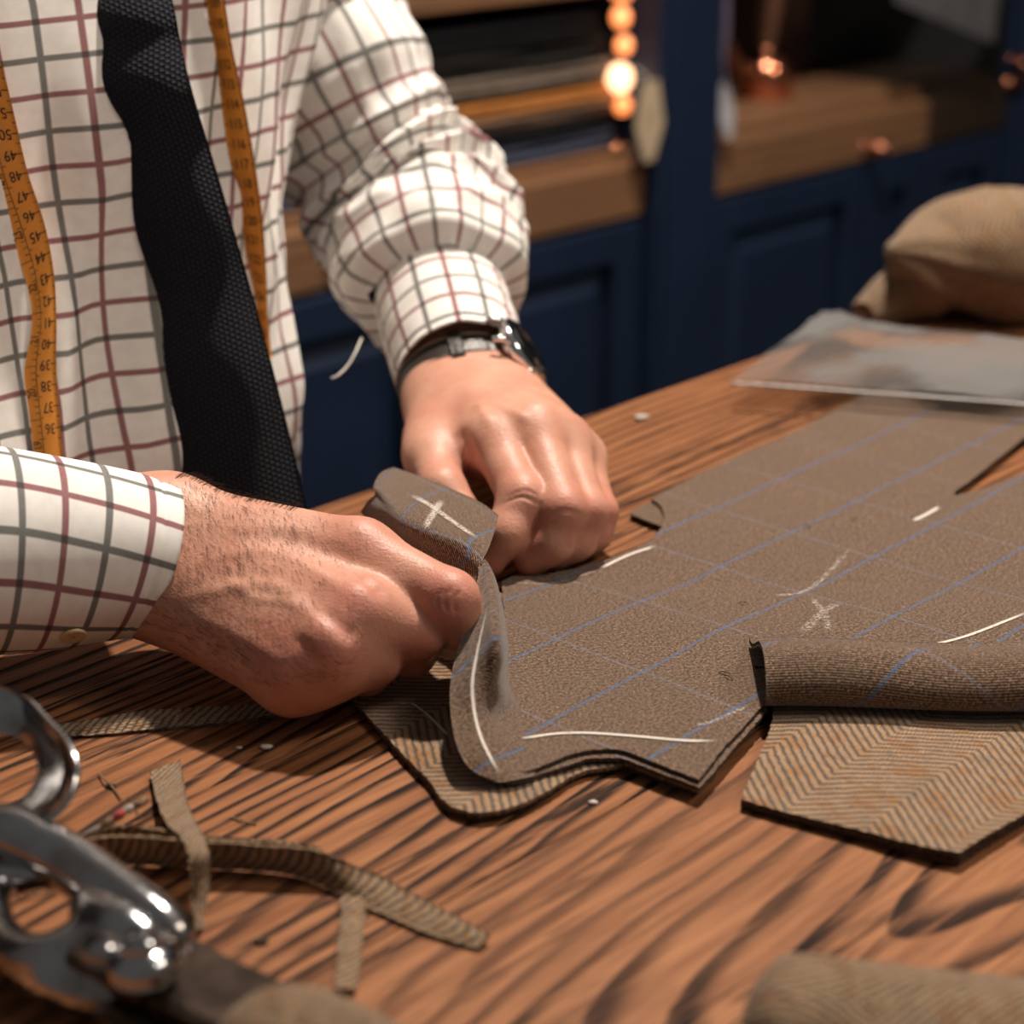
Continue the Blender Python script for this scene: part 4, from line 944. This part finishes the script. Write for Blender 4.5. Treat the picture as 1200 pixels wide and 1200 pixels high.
for k in range(260):     # hairs breaking the upper outline of the wrist
    x = random.uniform(205, 345); ytop = None
    for yy in range(556, 640, 2):
        if hit(bn, x, yy): ytop = yy; break
    if ytop is None: continue
    h = hit(bn, x, ytop + random.uniform(.5, 5)); 
    if not h: continue
    p, nr = h; L = random.uniform(.003, .006); q = p + nr * L * .35 + Vector((L * .45, 0, 0)); r = p + nr * L * .35 + Vector((L, 0, -L * .1)); s = Vector((0, .3, .9)) * .00007; n0 = len(HV)
    HV += [p - s, p + s, q + s * .8, q - s * .8, r]; HF += [(n0, n0 + 1, n0 + 2, n0 + 3), (n0 + 3, n0 + 2, n0 + 4)]
part('arm_hair', HV, HF, M['hair'], man, kind='stuff', smooth=False)
# thumb nail of the far hand, seen past the cloth
# ---- knitted tie
ty = [-120, 0, 50, 100, 170, 250, 340, 430, 520, 590, 625]; tl = [78, 98, 107, 109, 133, 156, 177, 192, 206, 217, 222]; tr = [170, 200, 210, 222, 243, 267, 293, 318, 341, 357, 362]
rows = []
for y, l, r in zip(ty, tl, tr):
    h = hit(BT, (l + r) / 2, max(0, min(y, 560))); dd = (h[0] - CAM).dot(FW) if h else .93
    dd -= .010 + .012 * max(0, y) / 600
    if y > 560: dd -= .004
    if y < 0: dd += .03 * (-y / 120)
    rows.append([tuple(D(l, y, dd + .004)), tuple(D(l * .75 + r * .25, y, dd)), tuple(D((l + r) / 2, y, dd - .0015)), tuple(D(l * .25 + r * .75, y, dd)), tuple(D(r, y, dd + .005))])
gt = patch(rows, 120, 30)
tie = sheet('tie', gt, .004, M['tie'], man, flip=False)
# ---- trousers and shoes
hipn = [Vector((-.235, .99, .93)) + LEFT * s * .085 for s in (-.75, .75)]; hipn = [p - LEFT * .05 - FACE * .01 for p in hipn]; capsl = [cap(hipn[0], hipn[1], .088, .088)]
for s, hp in zip((-1, 1), hipn):
    kn = Vector((hp.x, hp.y, .50)) + LEFT * s * .01 + FACE * .02; an = Vector((hp.x, hp.y, .10)) + LEFT * s * .02 - FACE * .02; capsl += [cap(hp, kn, .085, .066), cap(kn, an, .066, .058)]
vt, ft = sdf_mesh((-.55, .66, .0), (.08, 1.32, 1.04), .012, [(.03, capsl)], .01, 0)
part('trousers', vt, [tuple(q) for q in ft], M['trouser'], man)
for s, hp in zip((-1, 1), hipn):
    b0 = Vector((hp.x, hp.y, .045)) + LEFT * s * .02 - FACE * .05; b1 = b0 + FACE * .20 + Vector((0, 0, -.005)); lo = [min(b0[i], b1[i]) - .07 for i in range(3)]; hi = [max(b0[i], b1[i]) + .07 for i in range(3)]
    vs, fs = sdf_mesh(lo, hi, .006, [(.02, [cap(b0, b1, .044, .036), cap(b0 + Vector((0, 0, .02)), b0 + Vector((0, 0, .06)) + FACE * .02, .04, .042)])], .01, 0); vs[:, 2] = np.maximum(vs[:, 2], .001); part('shoe', vs, [tuple(q) for q in fs], M['shoe'], man)

# ---- wristwatch on the far wrist
ax = (D(548, 458, 1.005) - D(528, 392, 1.04)).normalized(); wc = D(546, 452, 1.008)
watch = thing('wristwatch', 'steel wristwatch with black stitched leather strap on the far wrist', 'watch', wc, 0)
xa = (Vector((1, 0, 0)) - ax * ax.x).normalized(); ya = xa.cross(ax); 
if ya.dot(UPV) < 0: ya = -ya
def wr(a, r, z=0.0): return wc + xa * (math.cos(a) * r * 1.10) + ya * (math.sin(a) * r * .90) + ax * z
def band(r0, r1, z0, z1, a0, a1, n=60):
    V = []; 
    for i in range(n):
        a = a0 + (a1 - a0) * i / (n - 1)
        for r, z in ((r0, z0), (r1 * .985, z0), (r1, z0 + .001), (r1 + .0006, (z0 + z1) / 2), (r1, z1 - .001), (r1 * .985, z1), (r0, z1)): V.append(wr(a, r, z))
    F_ = grid_faces(n, 7, True) + [tuple(range(7)), tuple(range((n - 1) * 7, n * 7))[::-1]]; return V, F_
R0 = .0305; R1 = .0325; ac = math.radians(38)
st = part('strap', *band(R0, R1, -.009, .009, ac + .45, ac + 2 * math.pi - .45), M['leather'], watch)
for z in (-.0070, .0070):
    v, f = tube([wr(ac + .5 + (2 * math.pi - 1.0) * i / 59, R1 + .0006, z) for i in range(60)], .0004, 6); part('stitching', v, f, M['stitch'], st)
part('keeper_loop', *band(R1, R1 + .0022, -.0105, .0105, ac + .95, ac + 1.13, 10), M['leather'], st)
cn = (wr(ac, 1.0) - wc).normalized(); cp = wr(ac, R1 - .002); Mx = frame_to(cp, cn, ax)
case = part('case', *lathe([(.015, 0), (.0175, .001), (.0190, .003), (.0192, .006), (.0184, .0078), (.0165, .0090), (.0162, .0086)], 40, Mx), M['steel'], watch)
part('dial', *lathe([(.016, .0082), (.0160, .0084), (.002, .0085)], 40, Mx), plain('dark_dial', (.02, .02, .025), .3), case)
part('crystal', *lathe([(.0162, .0086), (.0150, .0098), (.008, .0104), (.001, .0105)], 40, Mx), M['steel'], case)
for sx in (-1, 1):
    for sy in (-1, 1):
        a = Mx @ Vector((sx * .008, sy * .014, .006)); b = Mx @ Vector((sx * .0085, sy * .0205, .003)); c = Mx @ Vector((sx * .0085, sy * .0235, -.001)); v, f = tube([a, b, c], [.0022, .0020, .0014], 10, 10); part('lug', v, f, M['steel'], watch)
v, f = tube([Mx @ Vector((.0185, 0, .0045)), Mx @ Vector((.0225, 0, .0045))], .0028, 16); part('crown', v, f, M['steel'], watch)

# ---- measuring tape round his neck: one ribbon, two hanging ends, printed scales
tape = thing('measuring_tape', 'yellow measuring tape with black numbers hanging round the neck over the shirt', 'measuring tape', (-.25, .95, 1.0), 0)
_tc = {}
def text_mesh(s):
    if s not in _tc:
        c = bpy.data.curves.new('t', 'FONT'); c.body = s; c.size = 1; c.align_x = 'CENTER'; c.align_y = 'CENTER'; c.resolution_u = 3; o = bpy.data.objects.new('t', c); COL.objects.link(o)
        bpy.context.view_layer.update(); me = o.evaluated_get(bpy.context.evaluated_depsgraph_get()).to_mesh(); _tc[s] = ([tuple(v.co) for v in me.vertices], [tuple(p.vertices) for p in me.polygons])
        bpy.data.objects.remove(o); bpy.data.curves.remove(c)
    return _tc[s]
def tape_end(Lp, Rp, bv, off, s_up, first, step, flipped, inches, label, tw=.0):
    n = 160; E1_ = catmull([(x, y, 0) for x, y in Lp], n); E2_ = catmull([(x, y, 0) for x, y in Rp], n); dl = []
    for i in range(n):
        mx, my = (E1_[i] + E2_[i])[:2] / 2; h = hit(bv, mx, my); dl.append((h[0] - CAM).dot(FW) if h else np.nan)
    dl = np.array(dl); ok = ~np.isnan(dl); dl = np.interp(np.arange(n), np.where(ok)[0], dl[ok]); ker = np.ones(21) / 21; dl = np.convolve(np.pad(dl, 10, mode='edge'), ker, 'valid') - off
    g = np.zeros((n, 7, 3))
    for i in range(n):
        for j in range(7): p = E1_[i] * (1 - j / 6) + E2_[i] * (j / 6); g[i, j] = D(p[0], p[1], dl[i] + tw * (1 - j / 6) + .0012 * ((j - 3) / 3) ** 2)
    # walk up over the shoulder: extend the ribbon beyond the picture
    top = [A(s_up[0]), A(s_up[1])]
    cl = g[:, 3]; s = np.r_[0, np.cumsum(np.linalg.norm(np.diff(cl, axis=0), axis=1))]
    o = sheet('tape_end', g, .0006, M['tape'], tape, label=label); nn = grid_normals(g); sg = np.sign((nn[n // 2, 3] @ (A(CAM) - g[n // 2, 3])))
    def at(ss, t):      # ss metres down, t 0..1 across (left to right)
        i = np.interp(ss, s, np.arange(n)); i0 = int(min(max(i, 0), n - 2)); fi = i - i0; j = min(max(t, 0), 1) * 6; j0 = int(min(j, 5)); fj = j - j0
        p = (g[i0, j0] * (1 - fj) + g[i0, j0 + 1] * fj) * (1 - fi) + (g[i0 + 1, j0] * (1 - fj) + g[i0 + 1, j0 + 1] * fj) * fi; return p + nn[i0, 3] * sg * .00055
    W = float(np.mean(np.linalg.norm(g[:, 6] - g[:, 0], axis=1))); IV, IF = [], []
    def quad(s0, s1, t0, t1):
        k = len(IV); IV.extend([at(s0, t0), at(s1, t0), at(s1, t1), at(s0, t1)]); IF.append((k, k + 1, k + 2, k + 3))
    def put(txt, ss, t, size, rot, wx=.75):
        vs, fs = text_mesh(txt); k = len(IV); c_, s_ = math.cos(rot), math.sin(rot)
        for x, y, _ in vs:
            x *= wx; X, Y = (x * c_ - y * s_) * size, (x * s_ + y * c_) * size; IV.append(at(ss - Y, t + X / W))
        IF.extend(tuple(i + k for i in q) for q in fs)
    s0 = first[1]; num = first[0]; tot = s[-1]; k = -int(s0 / .01) - 1
    while s0 + k * .01 < tot:
        ss = s0 + k * .01; nb = num + k * step
        if 0 < ss - .004 and ss + .006 < tot:
            if flipped:
                quad(ss + .0046, ss + .0049, .38 if k % 1 == 0 else .7, 1.0); quad(ss - .0003, ss + .0001, .82, 1.0)
                put(str(nb), ss, .66, .0072, math.pi)
            else:
                quad(ss + .0046, ss + .0050, .0, 1.0); quad(ss - .0003, ss + .0001, .0, .16); put(str(nb), ss, .48, .0072, 0, .52); quad(ss - .0003, ss + .0001, .86, 1.0)
        k += 1
    if inches:
        quadn = 60
        for q in range(quadn): quad(tot * q / quadn, tot * (q + 1) / quadn, .355, .372)
        k = -3
        while inches[1] + k * .0254 < tot:
            ss = inches[1] + k * .0254
            if ss > .004: put(str(inches[0] - k), ss, .19, .0062, math.pi / 2)
            for e in range(8):
                s2 = ss + .0127 + e * .0254 / 8
                if 0 < s2 < tot - .001: quad(s2, s2 + .0003, .0 if e == 0 else .22, .36)
            k += 1
    part('scale_print', IV, IF, M['ink'], o, smooth=False)
    return g
gA = tape_end([(-75, -60), (-62, 0), (-42, 80), (-28, 140), (-10, 210), (14, 280), (32, 335), (38, 380), (29, 435), (34, 480), (41, 540)],
              [(-35, -60), (-22, 0), (3, 80), (18, 140), (32, 200), (52, 262), (63, 320), (66, 375), (66, 430), (69, 475), (74, 540)], BT, .0035, [(0, 0, 0), (0, 0, 0)], (50, .083), -1, True, (24, .104), 'left hanging tape end with upside-down centimetre figures')
gB = tape_end([(236, -50), (242, 0), (250, 60), (261, 130), (270, 200), (280, 260), (290, 310), (303, 370), (312, 420)],
              [(256, -50), (263, 0), (273, 60), (288, 130), (300, 200), (308, 260), (312, 320), (314, 375), (318, 420)], BT, .0060, [(0, 0, 0), (0, 0, 0)], (110, .032), 1, False, None, 'right hanging tape end with three-figure numbers')
neck = Vector((-.302, 1.045, 1.485))
arc = [A(gA[0, 3]), A(gA[0, 3]) + np.array((-.03, .02, .10)), A(neck - LEFT * .075 + FACE * .04), A(neck - LEFT * .068 - FACE * .02), A(neck - FACE * .072), A(neck + LEFT * .068 - FACE * .02), A(neck + LEFT * .075 + FACE * .04), A(gB[0, 3]) + np.array((-.02, .03, .10)), A(gB[0, 3])]
cp_ = catmull(arc, 90); ctr = A(neck); g = np.zeros((90, 3, 3)); tt = np.gradient(cp_, axis=0)
for i in range(90):
    w_ = i / 89; o_ = cp_[i] - ctr; o_[2] = .03; sd = np.cross(tt[i], o_); sd /= np.linalg.norm(sd)
    wA = A(gA[0, 6] - gA[0, 0]); wB = A(gB[0, 6] - gB[0, 0]); wA /= np.linalg.norm(wA); wB /= np.linalg.norm(wB)
    if sd @ wA < 0 and i < 45: sd = -sd
    for j in range(3): g[i, j] = cp_[i] + sd * .009 * (j - 1)
sheet('neck_loop', g, .0006, M['tape'], tape)

# ================================================================== SHEARS (foreground, chrome)
sh = thing('tailor_shears', 'large chrome tailoring shears lying at the bottom left corner', 'shears', T(120, 1120), 0)
def chain(pts, r, k=.004, closed=False):
    P = [T(*p) for p in pts]; rs = [r] * len(P) if np.isscalar(r) else list(np.interp(np.linspace(0, 1, len(P)), np.linspace(0, 1, len(r)), r)); o = []
    for i in range(len(P) - 1): o.append(cap(P[i], P[i + 1], rs[i], rs[i + 1]))
    if closed: o.append(cap(P[-1], P[0], rs[-1], rs[0]))
    return o
def dens(pts, n): return [tuple(p) for p in catmull(pts, n)]
def sdf_part(name, prims, h, k, mat, parent, zmin=TZ + .0005, mir=0, label=None):
    pts = np.array([p for a, b, _, _ in prims for p in (a, b)]); v, f = sdf_mesh(pts.min(0) - .022, pts.max(0) + .022, h, [(k, prims)], .004, 0); v = laplace(v, f, 3, .4); v[:, 2] = np.maximum(v[:, 2], zmin)
    return part(name, v, [tuple(q) for q in f], mat, parent, label=label)
# upper bow: a broad flat loop standing up
rim1 = [(-60, 905, .050), (-52, 850, .058), (-25, 812, .063), (3, 806, .064), (30, 816, .063), (56, 843, .060), (78, 868, .057), (88, 897, .053), (82, 927, .048), (60, 955, .043), (20, 975, .038), (-30, 965, .040)]
rim2 = [(-62, 930, .040), (-55, 895, .046), (-34, 872, .050), (-8, 862, .052), (18, 860, .052), (36, 866, .050), (46, 882, .048), (50, 900, .045), (44, 922, .042), (24, 944, .038), (0, 952, .036), (-34, 950, .037)]
n_ = 72; r1 = catmull([tuple(T(*p)) for p in rim1 + rim1[:1]], n_); r2 = catmull([tuple(T(*p)) for p in rim2 + rim2[:1]], n_); cc = (r1.mean(0) + r2.mean(0)) / 2
ring = np.zeros((n_, 7, 3))
for i in range(n_):
    for j in range(7):
        w_ = j / 6; p = r1[i] * (1 - w_) + r2[i] * w_; o_ = p - cc; o_[2] = 0; o_ /= np.linalg.norm(o_) + 1e-9; ring[i, j] = p + o_ * (-.0018 * math.sin(math.pi * w_)) + np.array((0, 0, -.0015 * math.sin(math.pi * w_)))
sheet('finger_bow', ring, .0042, M['chrome'], sh)
up1 = chain(dens([(-60, 955, .036), (-20, 972, .035), (20, 972, .036)], 6), [.005, .0065, .0065])
up1 += chain(dens([(8, 972, .036), (45, 990, .034), (90, 1013, .031), (135, 1045, .028), (170, 1072, .025), (205, 1098, .022)], 16), [.0072, .0068, .0072, .0070, .0075, .0065])
sdf_part('upper_handle', up1, .0012, .005, M['chrome'], sh)
hole = [(4, 1052), (20, 1042), (56, 1038), (80, 1046), (95, 1066), (86, 1086), (46, 1101), (16, 1085)]
hc = np.mean(hole, 0); path = [tuple(hc + (np.array(q) - hc) * (1 + 21 / np.linalg.norm(np.array(q) - hc))) for q in hole]
hh = [.020, .022, .024, .025, .024, .021, .018, .017]
lo1 = chain(dens([(x, y, h) for (x, y), h in zip(path, hh)] + [(*path[0], hh[0])], 34), .0056)
lo1 += chain(dens([(-90, 1050, .020), (-40, 1078, .017), (5, 1112, .014), (50, 1142, .012), (100, 1160, .011), (135, 1165, .012)], 12), [.0060, .0060, .0062, .0068, .0075])
lo1 += chain(dens([(112, 1066, .024), (140, 1092, .022), (170, 1112, .020)], 5), [.008, .010, .010])
sdf_part('lower_handle', lo1, .0012, .004, M['chrome'], sh)
# pivot block, bolt
def oriented_box(c, dx, dy, dz, bev=.002):
    v, f = box((-dx, -dy, -dz), (dx, dy, dz), bev, 3); a = (T(330, 1190, .02) - T(110, 1090, .02)); a.z = 0; a.normalize(); b = Vector((-a.y, a.x, 0)); return [c + a * p[0] + b * p[1] + Vector((0, 0, p[2])) for p in v], f
part('pivot_block', *oriented_box(T(152, 1138, .015), .018, .013, .008, .004), M['steel_dark'], sh)
b0 = T(168, 1132, .028)
part('pivot_bolt', *lathe([(.0105, -.002), (.0115, .001), (.0108, .0045), (.0075, .0068), (.003, .0075), (.0008, .0076)], 32, Matrix.Translation(b0)), M['chrome'], sh)
part('bolt_nut', *lathe([(.0062, .006), (.0066, .008), (.0055, .0105), (.001, .0115)], 6, Matrix.Translation(b0)), M['chrome'], sh)
part('stop_stud', *lathe([(.0055, 0), (.0062, .003), (.005, .006), (.001, .007)], 24, Matrix.Translation(T(120, 1122, .030))), M['chrome'], sh)
# blades: tapered wedges towards the lower right
def blade(name, pts, z0, z1, mat):
    a = [T(x, y, z1) for x, y in pts]; b = [T(x, y, z1) - Vector((0, 0, z1 - z0)) for x, y in pts]; n = len(a); c = sum(a, Vector()) / n
    a2 = [c + (p - c) * .86 + Vector((0, 0, .0015)) for p in a]; V = a2 + a + b
    Fc = [tuple(range(n))] + [(i, n + i, n + (i + 1) % n, (i + 1) % n) for i in range(n)] + [(n + i, 2 * n + i, 2 * n + (i + 1) % n, n + (i + 1) % n) for i in range(n)] + [tuple(range(2 * n, 3 * n))[::-1]]
    return part(name, V, Fc, mat, sh, smooth=False)
blade('upper_blade', [(165, 1062), (200, 1085), (260, 1118), (330, 1150), (420, 1192), (540, 1262), (520, 1290), (400, 1262), (300, 1225), (220, 1195), (170, 1170)], .016, .021, M['steel_dark'])
blade('lower_blade', [(120, 1120), (220, 1155), (320, 1215), (440, 1290), (420, 1330), (300, 1300), (200, 1245), (110, 1185)], .008, .0135, M['steel_dark'])
